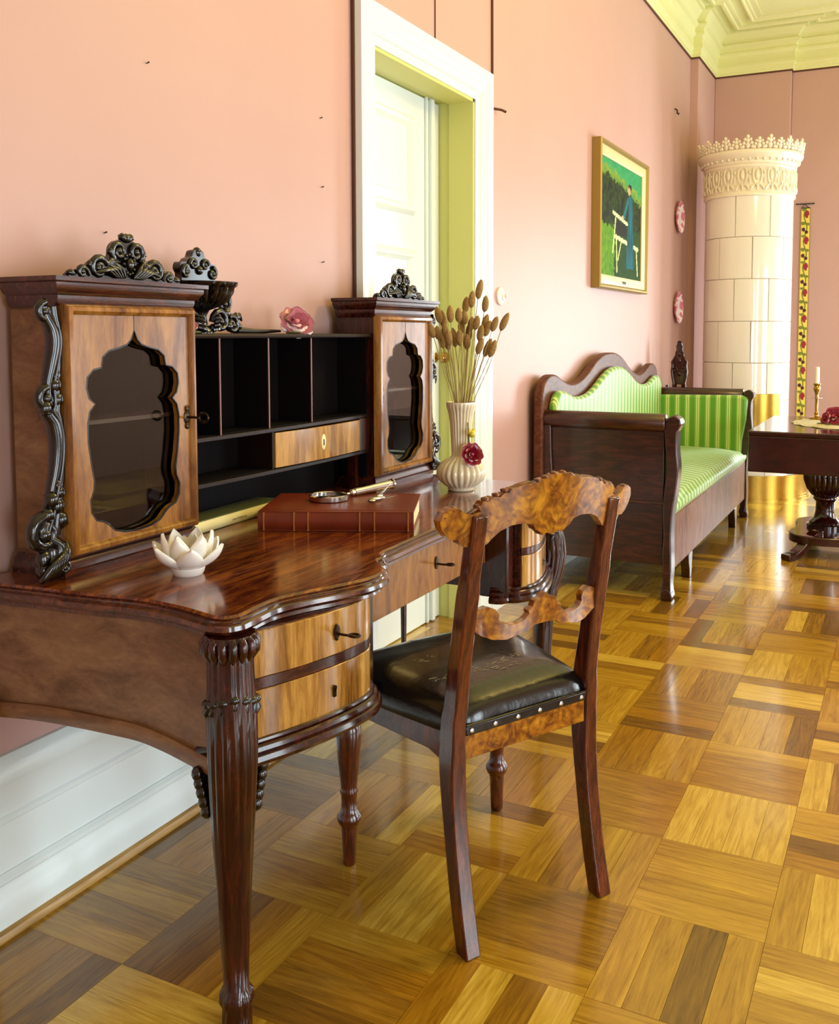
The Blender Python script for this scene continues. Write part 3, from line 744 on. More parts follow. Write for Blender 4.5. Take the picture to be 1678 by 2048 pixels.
part('keyhole', 'black', hd, lambda b: (b.blob((.177, 2.372, .981), (.002, .004, .005), 1), b.box((.1765, 2.370, .966), (.179, 2.374, .981))))
part('drawer_stile', 'mahog_v', hut, lambda b: b.box((.04, 2.600, .921), (.162, 2.664, 1.026)), bevel=.001)
part('support', 'mahog_v', hut, lambda b: b.box((.10, 2.625, DT), (.13, 2.645, .909)))
# carved urn crest on the top shelf
def urn(b):
    c = Vector((.105, 1.918, 1.301)); U = Vector((0, 1, 0)); V = Vector((0, 0, 1))
    b.lathe([(.030, 0), (.030, .01), (.018, .02), (.014, .045), (.020, .06), (.045, .07), (.066, .085), (.078, .105), (.080, .118), (.094, .124), (.096, .132), (.060, .134), (.0, .134)], c, 112, flute=18, famp=.10, frange=(.06, .118))
    for q in (-1, 1):
        b.scroll(c + V * .080 + U * q * .092, U * q, V, .024, 1.3, .008, a0=PI / 2, sgn=-1)
        b.scroll(c + Vector((.012, q * .060, .032)), U * q, V, .028, 1.5, .009, a0=PI, sgn=-1)
        b.scroll(c + Vector((.010, q * .112, .024)), U * q, V, .022, 1.4, .008, a0=PI * .7, sgn=-1)
        for (d, z, r) in ((.088, .055, .018), (.13, .045, .014), (.142, .020, .012), (.10, .02, .016), (.035, .014, .014)): b.blob(c + Vector((.008, q * d, z)), (r * .8, r, r), 1)
        b.tube([c + U * q * .13 + V * .03, c + U * q * .155 + V * .05, c + U * q * .165 + V * .035], [.010, .008, .003], 7)
        for k in range(4): b.tube([c + Vector((.03, q * (.012 + k * .004), .01 + k * .010)), c + Vector((.034, q * .03, .012 + k * .010)), c + Vector((.02, q * .045, .018 + k * .010))], .004, 6)
    b.tube([c + U * .14 + V * .008, c + U * .22 + V * .006, c + U * .34 + V * .008], [.012, .008, .004], 8)
    b.tube([c - U * .05 + V * .006, c - U * .12 + V * .006], [.012, .006], 8)
uo = part('carved_urn', 'carve', hut, urn, smooth=1.0)
def urntop(b):
    c = Vector((.100, 1.908, 1.435)); U = Vector((0, 1, 0)); V = Vector((0, 0, 1))
    sil = [(-.064, 0), (-.062, .018), (-.070, .03), (-.064, .046), (-.048, .046), (-.038, .056), (-.024, .062), (-.018, .076), (0, .082), (.018, .076), (.024, .062), (.038, .056), (.048, .046), (.064, .046), (.070, .03), (.062, .018), (.064, 0)]
    b.prism([(c.y + u, c.z + v) for u, v in sc2(sil, 2)], c.x - .014, c.x + .010, YZ)
    for q in (-1, 1):
        b.scroll(c + Vector((.012, q * .050, .022)), U * q, V, .014, 1.3, .006, a0=PI / 2, sgn=-1)
        b.scroll(c + Vector((.012, q * .022, .042)), U * q, V, .013, 1.3, .0055, a0=0, sgn=1)
    b.blob(c + Vector((.012, 0, .028)), (.008, .012, .012), 2); b.blob(c + Vector((.004, 0, .074)), (.012, .012, .014), 2)
part('urn_finial', 'carve', uo, urntop, smooth=1.0)

# ================================================================== things on the desk
def box_book(name, corner, dspine, wd, dp, z0, th, covermat, spinemat, label, bands):
    """hardback lying flat: spine along dspine starting at corner, fore-edge behind"""
    a = math.atan2(dspine[1], dspine[0]); bk = thing(name, label, 'book', (corner[0], corner[1], z0), a, local=True)
    part('text_block', 'pages', bk, lambda b: b.box((.004, .006, .004), (wd - .005, dp - .005, th - .004)))
    part('cover', covermat, bk, lambda b: (b.box((0, .004, 0), (wd, dp, .004)), b.box((0, .004, th - .004), (wd, dp, th))), bevel=.0012)
    sp = [(.006, 0)] + [(.006 - .008 * math.sin(PI * i / 8), th * i / 8) for i in range(1, 8)] + [(.006, th)]
    s_ = part('spine', spinemat, bk, lambda b: b.prism(sp, 0, wd, lambda u, v, h: (h, u, v)), bevel=.0008)
    for x in bands: part('spine_band', 'gilt' if bands else covermat, s_, lambda b: b.box((wd * x - .0015, -.0035, .002), (wd * x + .0015, .004, th - .002)))
    return bk
rb = box_book('red_book', (.252, 1.950), (.372, .166), .405, .285, DT, .052, 'redbook', 'redbook', 'large red-brown leather book lying flat under the magnifying glass', (.04, .235, .325, .655, .75, .965))
tl = B()
for o_ in (.012, .018):
    for (x0, y0, x1, y1) in ((o_, o_ + .01, .405 - o_, o_ + .0112), (o_, .285 - o_ - .0012, .405 - o_, .285 - o_), (o_, o_ + .01, o_ + .0012, .285 - o_), (.405 - o_ - .0012, o_ + .01, .405 - o_, .285 - o_)): tl.box((x0, y0, .0518), (x1, y1, .0523))
tl.done('tooled_border', 'redbook', rb)
gb = box_book('green_book', (.150, 1.822), (-.022, .44), .40, .085, DT, .034, 'greenbook', 'creamspine', 'dull green book with a cream spine tucked under the hutch', ())
def scr(b):
    rr = random.Random(4); x = .16
    for i in range(9):
        h = rr.choice((.004, .005, .007)); b.tube([(x, -.0022, .013), (x + .003, -.0022, .013 + h), (x + .006, -.0022, .014)], .0006, 4); x += .0075
part('spine_lettering', 'ink', gb, scr)

# lotus
lo = thing('lotus_candle_holder', 'white porcelain lotus flower candle holder on the desk top', 'candle holder', (.388, 1.535, DT), local=True)
part('base', 'porc', lo, lambda b: b.lathe([(.030, 0), (.034, .006), (.036, .014), (.030, .018), (0, .016)], seg=24))
def petal(L, W, lean, cup, th=.0035):
    b = B(); n, m = 8, 6; top = []; bot = []
    for i in range(n + 1):
        t = i / n; wv = W * (math.sin(PI * min(1, t * .93 + .07)) ** .75) * (1 - .15 * t); 
        if i == n: wv = .0008
        ra = .022 + L * t * math.sin(lean) + .0; z = .010 + L * t * math.cos(lean)
        bow = .012 * math.sin(PI * t)
        r1 = []; r2 = []
        for j in range(m + 1):
            s_ = (j / m - .5) * 2
            x = ra + bow - cup * (s_ * s_) * W * 1.0 * math.sin(PI * max(.05, min(.95, t))) * -1 * -1
            r1.append(Vector((x, s_ * wv, z - bow * .3))); r2.append(Vector((x - th, s_ * wv * .97, z - bow * .3 + th * .4)))
        top.append(r1); bot.append(r2)
    V1 = [[b.bm.verts.new(p) for p in r] for r in top]; V2 = [[b.bm.verts.new(p) for p in r] for r in bot]
    for i in range(n):
        for j in range(m):
            b.bm.faces.new((V1[i][j], V1[i + 1][j], V1[i + 1][j + 1], V1[i][j + 1])); b.bm.faces.new((V2[i][j], V2[i][j + 1], V2[i + 1][j + 1], V2[i + 1][j]))
        b.bm.faces.new((V1[i][0], V2[i][0], V2[i + 1][0], V1[i + 1][0])); b.bm.faces.new((V1[i][m], V1[i + 1][m], V2[i + 1][m], V2[i][m]))
    for j in range(m):
        b.bm.faces.new((V1[0][j], V1[0][j + 1], V2[0][j + 1], V2[0][j])); b.bm.faces.new((V1[n][j], V2[n][j], V2[n][j + 1], V1[n][j + 1]))
    return b
for (N, L, W, lean, cup, off) in ((6, .082, .031, R(46), .5, .3), (6, .086, .029, R(22), .55, .3 + PI / 6), (4, .070, .022, R(6), .5, .1)):
    for i in range(N):
        po = petal(L, W, lean, cup).done('petal', 'porc', lo, smooth=1.2); po.rotation_euler = (0, 0, off + 2 * PI * i / N)

# magnifying glass resting on the red book
ZBk = DT + .0525
mg = thing('magnifying_glass', 'silver handled magnifying glass lying on the red leather book', 'magnifying glass', (.325, 2.172, ZBk))
mc = Vector((.325, 2.172, ZBk)); md = Vector((.07, .19, 0)).normalized()
part('rim', 'steel', mg, lambda b: b.lathe([(.050, 0), (.054, .002), (.054, .014), (.050, .016), (.047, .014), (.047, .002), (.050, 0)], mc, 40))
part('lens', 'glass', mg, lambda b: b.lathe([(0, .005), (.047, .007), (.047, .009), (0, .011)], mc, 32))
part('handle', 'steel', mg, lambda b: (b.tube([mc + md * .052 + Vector((0, 0, .008)), mc + md * .075 + Vector((0, 0, .009))], .004, 10), b.tube([mc + md * d + Vector((0, 0, .010 + (d - .07) * .06)) for d in (.073, .078, .088, .090, .12, .16, .20, .222, .225, .232)], [.006, .010, .009, .011, .0105, .0115, .0125, .013, .017, .015], 14)))
cl = thing('letter_clip', 'small ornate silver clip with a pointed pin on the red book', 'clip', (.452, 2.215, ZBk))
c0 = Vector((.452, 2.215, ZBk)); 
part('body', 'steel', cl, lambda b: (b.blob(c0 + Vector((0, 0, .007)), (.010, .034, .006), 2, Matrix.Rotation(R(-15), 3, 'Z')), b.blob(c0 + Vector((-.002, .02, .012)), (.008, .016, .005), 2), b.blob(c0 + Vector((.0, -.026, .006)), (.012, .013, .005), 2)))
part('pin', 'steel', cl, lambda b: (b.tube([c0 + Vector((.004, -.01, .008)), c0 + Vector((-.012, .06, .018)), c0 + Vector((-.02, .12, .035))], [.003, .0025, .001], 6), b.tube([c0 + Vector((.006, .0, .004)), c0 + Vector((.016, .07, .003))], [.002, .001], 6)))

# vase with dried grass
vx, vy = .448, 2.766
va = thing('fluted_vase', 'cream fluted ceramic vase with moulded roses, holding dried grass', 'vase', (vx, vy, DT), local=True)
vp = [(.040, 0), (.044, .004), (.042, .010), (.052, .018), (.070, .034), (.078, .052), (.077, .068), (.066, .088), (.048, .102), (.034, .110), (.030, .116), (.030, .13), (.032, .17), (.035, .22), (.040, .255), (.046, .275), (.049, .285), (.048, .290), (.044, .286), (.036, .25), (.026, .15), (.0, .14)]
part('body', 'vase', va, lambda b: b.lathe([(r, z) for r, z in vp], (0, 0, 0), 88, flute=22, famp=.06, frange=(.012, .275)), smooth=1.2)
def rose(c, n, r, mats, parent, nm):
    """porcelain rose: cupped petals around the axis n"""
    n = Vector(n).normalized(); u = n.orthogonal().normalized(); v = n.cross(u); q = Matrix((u, v, n)).transposed()
    ro = None
    b = B()
    for ring, (k, rr, h, tilt) in enumerate(((3, .35, .62, .15), (5, .62, .5, .5), (6, .9, .3, .95))):
        for i in range(k):
            a = 2 * PI * i / k + ring * .6
            d = (u * math.cos(a) + v * math.sin(a)); side = n.cross(d)
            pts = []
            NS, NT_ = 8, 6
            for s_ in range(NS + 1):
                for t_ in range(NT_ + 1):
                    ss = (s_ / NS - .5) * 2; t = t_ / NT_; ruf = .06 * r * t * math.sin(ss * 5 + a * 3)
                    p = Vector(c) + d * (rr * r * (.35 + .65 * t * (1 + tilt * .4) - .25 * ss * ss) + ruf) + side * (ss * r * rr * .85 * (1 - .3 * t * t * abs(ss))) + n * (r * h * (.2 + t) * (1 - .25 * ss * ss * t))
                    pts.append(b.bm.verts.new(p))
            for s_ in range(NS):
                for t_ in range(NT_): b.bm.faces.new((pts[s_ * (NT_ + 1) + t_], pts[s_ * (NT_ + 1) + t_ + 1], pts[(s_ + 1) * (NT_ + 1) + t_ + 1], pts[(s_ + 1) * (NT_ + 1) + t_]))
    fs = b.bm.faces[:]
    bmesh.ops.solidify(b.bm, geom=fs, thickness=r * .06)
    b.blob(c + n * r * .22, (r * .24,) * 3, 2)
    o = b.done(nm, mats[0], parent, smooth=1.3)
    b = B()
    for i in range(6):
        a = 2 * PI * i / 6 + .4; d = u * math.cos(a) + v * math.sin(a)
        b.blob(Vector(c) + d * r * .80 + n * r * .10, (r * .42, r * .42, r * .12), 2, q)
    b.done('outer_petals', mats[1], o, smooth=1.3)
    return o
fv = Vector((.5, -.86, 0)).normalized()
rose(Vector((.050, -.030, .122)), (.75, -.6, .35), .034, ('rosered', 'rosepale'), va, 'moulded_rose')
part('moulded_bud', 'yellow', va, lambda b: (b.blob((.052, -.028, .190), (.012, .012, .013), 2), b.blob((.046, -.034, .196), (.008, .008, .010), 1), b.blob((.055, -.020, .199), (.008, .008, .008), 1)))
part('moulded_stem', 'leafgreen', va, lambda b: (b.tube([(.034, -.020, .225), (.038, -.026, .19), (.040, -.026, .16), (.052, -.028, .135)], [.002, .003, .004, .004], 6), b.blob((.060, -.004, .128), (.016, .006, .008), 1)))
HEADS = [(-0.075, -0.062, 0.521), (-0.068, -0.028, 0.572), (-0.064, -0.044, 0.514), (-0.062, -0.02, 0.495), (-0.051, -0.012, 0.517), (-0.015, -0.051, 0.574), (-0.017, -0.057, 0.499), (-0.032, 0.018, 0.499), (0.002, -0.023, 0.571), (0.005, -0.024, 0.499), (-0.006, 0.046, 0.606), (0.012, 0.003, 0.564), (0.011, 0.039, 0.514), (0.032, 0.013, 0.622), (0.024, 0.025, 0.543), (0.057, -0.007, 0.546), (0.047, 0.036, 0.655), (0.058, 0.065, 0.609), (0.056, 0.029, 0.514), (0.061, 0.054, 0.55), (0.069, 0.05, 0.528), (0.112, 0.01, 0.542), (0.116, 0.082, 0.55), (0.073, 0.045, 0.466), (0.1, 0.029, 0.463), (0.071, -0.013, 0.471), (-0.067, 0.004, 0.558), (0.019, 0.006, 0.485), (-0.007, 0.018, 0.536), (-0.055, 0.011, 0.484)]
GLAB = {16: 'tallest dried hare-tail grass stem in the fluted vase', 22: 'dried grass stem leaning furthest right, slim head', 0: 'dried grass stem leaning furthest left beside the cupboard', 17: 'lone dried grass head against the door casing, upper right', 24: 'long drooping dried grass head low on the right of the bunch'}
rg = random.Random(8)
for i, h in enumerate(HEADS):
    h = Vector(h); b0 = Vector((h.x * .12 + rg.uniform(-.012, .012), h.y * .12 + rg.uniform(-.012, .012), .15)); m0 = Vector((h.x * .30, h.y * .30, .292))
    st = thing('dried_grass_stem', 'dried hare-tail grass stem with a fluffy straw-coloured head in the vase', 'dried grass', (vx, vy, DT), group='dried grass in the fluted vase', local=True)
    if i in GLAB: st['label'] = GLAB[i]
    dr_ = (h - m0).normalized(); hl = rg.uniform(.046, .064); base = h - dr_ * hl / 2
    crv = smoothcurve([b0, m0, (m0 + base) / 2 + Vector((rg.uniform(-.008, .008), rg.uniform(-.008, .008), 0)), base], 4)
    part('stem', 'straw', st, lambda b: b.tube(crv, .0013, 5))
    bend = Vector((rg.uniform(-.006, .006), rg.uniform(-.006, .006), 0))
    part('seed_head', 'tail', st, lambda b: b.tube([base + dr_ * hl * t + bend * t * t for t in (0, .12, .3, .5, .7, .88, 1)], [.003, .0085, .0115, .012, .0105, .007, .002], 10), smooth=2)

# porcelain roses on the hutch shelf
for (px, py, r, n, lab) in ((.130, 2.300, .046, (.75, -.45, .6), 'pink porcelain rose on the hutch shelf beside the far cupboard'), (.145, 1.800, .034, (.6, -.2, .7), 'pink porcelain rose on the hutch shelf half hidden by the near cupboard')):
    ro = thing('porcelain_rose', lab, 'ornament', (px, py, 1.3015), group='porcelain roses on the hutch')
    rose(Vector((px, py, 1.301 + r * .62)), n, r, ('rosepink', 'rosepale'), ro, 'bloom')
    part('leaf', 'leafgreen', ro, lambda b: (b.blob((px + .02, py + r * .7, 1.305), (r * .3, r * .7, .0035), 2), b.blob((px + .02, py - r * .7, 1.305), (r * .35, r * .6, .0035), 2)))
    part('foot', 'rosepale', ro, lambda b: b.lathe([(r * .6, 0), (r * .7, r * .2), (r * .4, r * .6), (0, r * .7)], (px, py, 1.3015), 14))

# ================================================================== side chair
CU = Vector((.478, .878)).normalized(); CRZ = math.atan2(CU.y, CU.x)
ch = thing('side_chair', 'burr birch side chair with black leather seat pulled up to the writing desk', 'chair', (1.055, 1.883, 0), CRZ, local=True)
# local axes: x = across (to the right seen from behind), y = forward to the desk
fz = [(0, .0), (.09, .020), (.18, .036), (.28, .050), (.37, .058), (.46, .057), (.55, .047), (.69, .024), (.80, .003), (.87, -.011), (.937, -.024)]
def post(b, s):
    secs = []
    for z, f in [(p.x, p.y) for p in smoothcurve([(z, f, 0) for z, f in fz], 3)]:
        wx = .017 if z > .42 else .019; wy = .020 + .006 * math.exp(-((z - .43) / .12) ** 2) - (.004 if z > .8 else 0)
        x = s * .19 + (-s * .004 if z > .5 else 0)
        secs.append([Vector((x - wx, f - wy, z)), Vector((x + wx, f - wy, z)), Vector((x + wx, f + wy, z)), Vector((x - wx, f + wy, z))])
    b.loft(secs)
for s in (-1, 1): part('back_leg', 'chairpost', ch, lambda b: post(b, s), bevel=.004)
def bow(u): return -.018 - .040 * (1 - (u / .26) ** 2)
def curved_board(b, outline, fn, t, nseg=0):
    """outline in (u,z); follows y = fn(u, z); thickness t forward"""
    bm2 = b.bm; vs = [bm2.verts.new((u, 0, z)) for u, z in outline]
    es = [bm2.edges.new((vs[i], vs[(i + 1) % len(vs)])) for i in range(len(vs))]
    g = bmesh.ops.triangle_fill(bm2, use_beauty=True, edges=es)['geom']
    us = [u for u, z in outline]
    x = min(us) + .012
    while x < max(us):
        bmesh.ops.bisect_plane(bm2, geom=bm2.verts[:] + bm2.edges[:] + bm2.faces[:], plane_co=(x, 0, 0), plane_no=(1, 0, 0)); x += .012
    fs = bm2.faces[:]; front = bm2.verts[:]
    ex = bmesh.ops.extrude_face_region(bm2, geom=fs)['geom']
    bmesh.ops.translate(bm2, vec=(0, t, 0), verts=[v for v in ex if isinstance(v, bmesh.types.BMVert)])
    for v in bm2.verts: v.co.y += fn(v.co.x, v.co.z)
hc = [(-.185, .945), (-.19, .952), (-.182, .966), (-.168, .967), (-.160, .974), (-.145, .972), (-.136, .980), (-.126, .980), (-.120, .988), (-.09, .994), (-.057, .996), (-.048, 1.002), (-.030, 1.003), (-.020, 1.010), (0, 1.011)]
hb = [(0, .877), (-.014, .884), (-.028, .879), (-.040, .890), (-.048, .893), (-.056, .905), (-.080, .911), (-.110, .909), (-.136, .899), (-.155, .882), (-.162, .874), (-.174, .872)]
top_o = hc + [(-u, z) for u, z in hc[-2::-1]]
bot_o = [(-u, z) for u, z in hb[::-1]] + hb[1:]
ears_l = [(-.21, .872), (-.222, .880), (-.226, .890), (-.238, .888), (-.250, .896), (-.262, .912), (-.268, .930), (-.262, .948), (-.246, .957), (-.230, .954), (-.216, .942), (-.20, .940)]
ears_r = [(-u, z) for u, z in ears_l[::-1]]
crest_outline = ears_l + top_o + ears_r + bot_o
part('crest_rail', 'burl', ch, lambda b: curved_board(b, crest_outline, lambda u, z: bow(u) - (z - .93) * .20 + .008, .022), smooth=.5, bevel=.003)
def crest_carve(b, s):
    f = lambda u, z: bow(u) - (z - .93) * .20 + .014
    if True:
        for (u, z, r) in ((.172, .968, .010), (.150, .976, .008), (.132, .984, .008), (.055, .999, .007), (.035, 1.004, .008), (.012, 1.010, .009), (.24, .953, .010), (.256, .938, .009), (.188, .955, .008)):
            b.blob((s * u, f(u, z) + .004, z), (r, .012, r * .7), 1)
        b.tube([(s * u, f(u, z) + .003, z) for u, z in ((.256, .944), (.235, .950), (.210, .938), (.190, .950), (.172, .964), (.150, .973), (.132, .980), (.10, .991), (.055, .996), (.03, 1.002), (.004, 1.008))], .0045, 6)
        b.tube([(s * u, f(u, z) + .008, z) for u, z in ((.125, .982), (.10, .990), (.075, .994), (.055, .992))], [.004, .006, .006, .003], 6)
        b.tube([(s * u, f(u, z) + .008, z) for u, z in ((.045, .998), (.03, 1.0), (.01, 1.002))], [.004, .005, .005], 6)
for s in (-1, 1): part('crest_carving', 'crestdark', ch, lambda b: crest_carve(b, s), smooth=1.2)
st_ = [(-.178, .690), (-.178, .722), (-.160, .730), (-.142, .735), (-.124, .728), (-.116, .716), (-.118, .706), (-.108, .698), (-.090, .692), (-.074, .692), (-.055, .699), (-.044, .708), (-.046, .716), (-.034, .722), (-.030, .734), (-.014, .738), (0, .748)]
sb_ = [(0, .684), (-.030, .682), (-.045, .672), (-.07, .668), (-.10, .660), (-.13, .664), (-.155, .674), (-.178, .682)]
splat = st_ + [(-u, z) for u, z in st_[-2::-1]] + [(-u, z) for u, z in sb_[::-1]] + sb_[1:-1]
part('back_splat', 'burl', ch, lambda b: curved_board(b, splat, lambda u, z: .010 - .034 * (1 - (u / .19) ** 2) + .004, .018), smooth=.5, bevel=.003)
# seat frame : trapezoid, bowed front
SO = [(-.178, .050), (.178, .050), (.245, .43), (.20, .462), (.10, .478), (0, .482), (-.10, .478), (-.20, .462), (-.245, .43)]
def rail(b, p, q, z0, z1, t, inn):
    p = Vector(p); q = Vector(q); d = (q - p).normalized(); n = Vector((-d.y, d.x)) * t * inn
    b.prism([tuple(p), tuple(q), tuple(q + n), tuple(p + n)], z0, z1, XY)
part('seat_rail', 'burl', ch, lambda b: rail(b, (-.172, .038), (.172, .038), .402, .462, .03, 1), bevel=.002, label='burr birch rear seat rail')
for s in (-1, 1): 
    def sr(b):
        n = 10; secs = []
        for i in range(n + 1):
            t = i / n; x = s * (.192 + (.248 - .192) * t); y = .055 + .385 * t; zb = .402 - .018 * math.sin(PI * t) * (1 if t > .5 else 1) * 0 - .012 * (t < .12) 
            secs.append([Vector((x, y, zb)), Vector((x, y, .456)), Vector((x - s * .025, y, .456)), Vector((x - s * .025, y, zb))])
        b.loft(secs)
    part('seat_rail', 'chairpost', ch, sr, bevel=.002)
part('seat_rail', 'chairw', ch, lambda b: b.prism([(-.248, .44), (-.2, .466), (-.1, .482), (0, .486), (.1, .482), (.2, .466), (.248, .44), (.22, .43), (0, .455), (-.22, .43)], .402, .456, XY), bevel=.002)
def cushion(b):
    cx, cy = 0, .262; secs = []
    out = sc2([(-.176, .045), (-.06, .040), (.06, .040), (.176, .045), (.214, .16), (.242, .30), (.255, .42), (.20, .47), (.10, .486), (0, .490), (-.10, .486), (-.20, .47), (-.255, .42), (-.242, .30), (-.214, .16)], 4, True)
    for (k, z) in ((.985, .452), (1.0, .458), (1.0, .476), (.985, .492), (.94, .508), (.86, .521), (.70, .532), (.45, .538), (.2, .540)):
        secs.append([Vector((cx + (x - cx) * k, cy + (y - cy) * k, z)) for x, y in out])
    b.loft(secs)
cu = part('seat_cushion', 'leather', ch, cushion, smooth=1.2)
for i in range(6):
    u = -.158 + i * .063
    part('upholstery_nail', 'steel', cu, lambda b: b.blob((u, .033, .464), (.0065, .004, .0065), 1))
part('gimp_strip', 'leather', cu, lambda b: b.box((-.173, .033, .454), (.173, .046, .476)), bevel=.003)
part('welt', 'leather', cu, lambda b: b.tube([(-.172, .034, .476), (.172, .034, .476)], .003, 6))
def cracks(b):
    rr = random.Random(21)
    for (cx, cy, n, sp) in ((-.02, .16, 16, .05), (.06, .18, 8, .03), (-.13, .17, 12, .045), (-.11, .28, 10, .05), (.02, .14, 10, .04)):
        for i in range(n):
            x = cx + rr.uniform(-sp, sp); y = cy + rr.uniform(-sp * .3, sp * .3); k = max(abs(x) / .25, abs(y - .262) / .22)
            z = .5385 - .030 * max(0, k - .4) ** 1.5
            l_ = rr.uniform(.004, .022); a = rr.uniform(-.35, .35); j = rr.uniform(-.002, .002)
            b.tube([(x, y, z), (x + l_ * .4, y + l_ * math.sin(a) * .4 + j, z + .0004), (x + l_, y + l_ * math.sin(a), z)], [.0005, rr.uniform(.0006, .0014), .0004], 4, flat=.5)
part('worn_patch', 'worn', cu, cracks)
tl_ = [(.013, 0), (.016, .004), (.0165, .02), (.018, .06), (.020, .095), (.020, .100), (.026, .106), (.030, .116), (.030, .124), (.024, .134), (.020, .140), (.0185, .16), (.020, .18), (.0225, .186), (.020, .192), (.020, .20), (.024, .24), (.029, .29), (.032, .325), (.031, .345), (.025, .358), (.023, .364), (.028, .370), (.028, .378), (.024, .384), (.026, .392), (.030, .402)]
for s, x in ((-1, -.225), (1, .235)): part('front_leg', 'chairpost', ch, lambda b: b.lathe(tl_, (x, .445, 0), 20), smooth=.8)
# ================================================================== sofa
sf = thing('sofa', 'long mahogany sofa with scrolled ends and green striped upholstery', 'sofa', (.43, 5.70, 0))
SY0, SY1 = 4.53, 6.93
hs = [(-1.215, .20), (-1.215, .90), (-1.215, .99), (-1.18, 1.05), (-1.10, 1.085), (-1.0, 1.085), (-.88, 1.05), (-.75, 1.025), (-.60, 1.035), (-.44, 1.08), (-.28, 1.145), (-.12, 1.180), (0, 1.185)]
hs_s = hs[:2] + sc2(hs[2:], 4)
outl = [(5.71 + u, z) for u, z in hs_s] + [(5.71 - u, z) for u, z in hs_s[-2::-1]]
part('back_frame', 'sofab', sf, lambda b: b.prism(outl, .035, .085, YZ), bevel=.012, seg=3)
gs_ = [(-1.14, .40), (-1.14, .93), (-1.10, .985), (-1.03, 1.005), (-.93, .99), (-.80, .96), (-.62, .96), (-.46, .99), (-.30, 1.045), (-.14, 1.09), (0, 1.10)]
gs_s = gs_[:1] + sc2(gs_[1:], 4)
go = [(5.71 + u, z) for u, z in gs_s] + [(5.71 - u, z) for u, z in gs_s[-2::-1]]
part('back_upholstery', 'strY', sf, lambda b: b.prism(go, .085, .135, YZ), bevel=.03, seg=4)
# ends: side board with S-scrolled front post and rolled top
def arm_profile(inset):
    return [(.12, .17), (.725, .17), (.728, .30), (.735, .44), (.748, .54), (.757, .64), (.752, .74), (.752, .82), (.765, .86), (.768, .885), (.752, .905), (.725, .91), (.12, .905)]
for y0, y1, s, lab in ((SY0, SY0 + .045, -1, 'near end board'), (SY1 - .045, SY1, 1, 'far end board')):
    part('end_board', 'sofaw', sf, lambda b: b.prism([(.06, .17), (.70, .17), (.70, .885), (.06, .885)], y0 + .006 * (s < 0), y1 - .006 * (s > 0), XZ), bevel=.004)
    yy0, yy1 = (y0 - .012, y0 + .075) if s < 0 else (y1 - .075, y1 + .012)
    fp = sc2([(.690, .03), (.705, .12), (.70, .22), (.705, .32), (.70, .44), (.705, .54), (.715, .64), (.71, .74), (.70, .84)], 4) + sc2([(.715, .895), (.745, .908), (.772, .895), (.782, .868), (.772, .845), (.764, .82), (.764, .74), (.772, .64), (.762, .54), (.748, .44), (.742, .32), (.745, .22), (.745, .12), (.735, .03)], 4)
    part('front_post', 'sofaf' if False else 'sofaw', sf, lambda b: b.prism(fp, yy0, yy1, XZ), bevel=.006)
    part('rear_post', 'sofaw', sf, lambda b: b.prism(sc2([(.055, .03), (.05, .30), (.06, .50), (.05, .70), (.045, .90)], 4) + sc2([(.12, .90), (.125, .70), (.135, .50), (.115, .30), (.105, .03)], 4), yy0, yy1, XZ), bevel=.005)
    yr = y0 + .02 if s < 0 else y1 - .02
    part('arm_roll', 'sofaw', sf, lambda b: b.lathe([(.042, .045), (.045, .05), (.045, .70), (.040, .705)], (0, yr, .868), 20, mat=rotx), smooth=.8)
    part('panel_bead', 'sofaw', sf, lambda b: b.box((.13, y0 - .004 if s < 0 else y1 - .004, .468), (.705, y0 + .004 if s < 0 else y1 + .004, .482)), bevel=.003)
part('arm_upholstery', 'strX', sf, lambda b: b.prism(sc2([(.12, .40), (.12, .86)], 1) + [(.70, .87), (.745, .85), (.735, .70), (.71, .55), (.70, .40)], SY1 - .115, SY1 - .04, XZ), bevel=.02, seg=3)
part('arm_upholstery', 'strX', sf, lambda b: b.prism([(.12, .40), (.12, .85), (.70, .85), (.72, .70), (.70, .40)], SY0 + .04, SY0 + .10, XZ), bevel=.02, seg=3)
def seat(b):
    n = 24; secs = []
    for i in range(n + 1):
        y = SY0 + .075 + (SY1 - SY0 - .16) * i / n; e = min(1, min(i, n - i) / 2.5); h = .455 + .05 * e ** .5
        secs.append([Vector(p) for p in ((.13, y, .40), (.728, y, .40), (.742, y, .43), (.740, y, .45 + .01 * e), (.71, y, h - .006), (.58, y, h + .012 * e), (.35, y, h + .016 * e), (.13, y, h + .010 * e))])
    b.loft(secs)
part('seat_cushion', 'strY', sf, seat, smooth=1.2)
part('front_rail', 'sofaf', sf, lambda b: b.box((.70, SY0 + .05, .13), (.732, SY1 - .05, .405)), bevel=.006)
part('seat_base', 'sofaw', sf, lambda b: b.box((.12, SY0 + .04, .17), (.70, SY1 - .04, .40)))
for y, s in ((SY0 + .02, -1), (SY0 + .50, 0), (SY1 - .45, 0), (SY1 - .03, 1)):
    def foot(b):
        if s: pr = sc2([(.700, .14), (.708, .10), (.705, .06), (.698, .03), (.70, .0)], 3) + sc2([(.748, .0), (.752, .02), (.746, .05), (.744, .09), (.745, .14)], 3); b.prism(pr, y - .035, y + .035, XZ)
        else: b.prism([(y - .05, .135), (y - .045, .09), (y - .025, .05), (y - .02, 0), (y + .03, 0), (y + .035, .05), (y + .05, .135)], .690, .735, YZ)
        if s: b.lathe([(.024, -.04), (.028, -.036), (.028, .036), (.024, .04)], (.722, y, .032), 14, mat=Matrix.Rotation(R(90), 3, 'X'))
    part('leg', 'sofaw', sf, foot, bevel=.004)
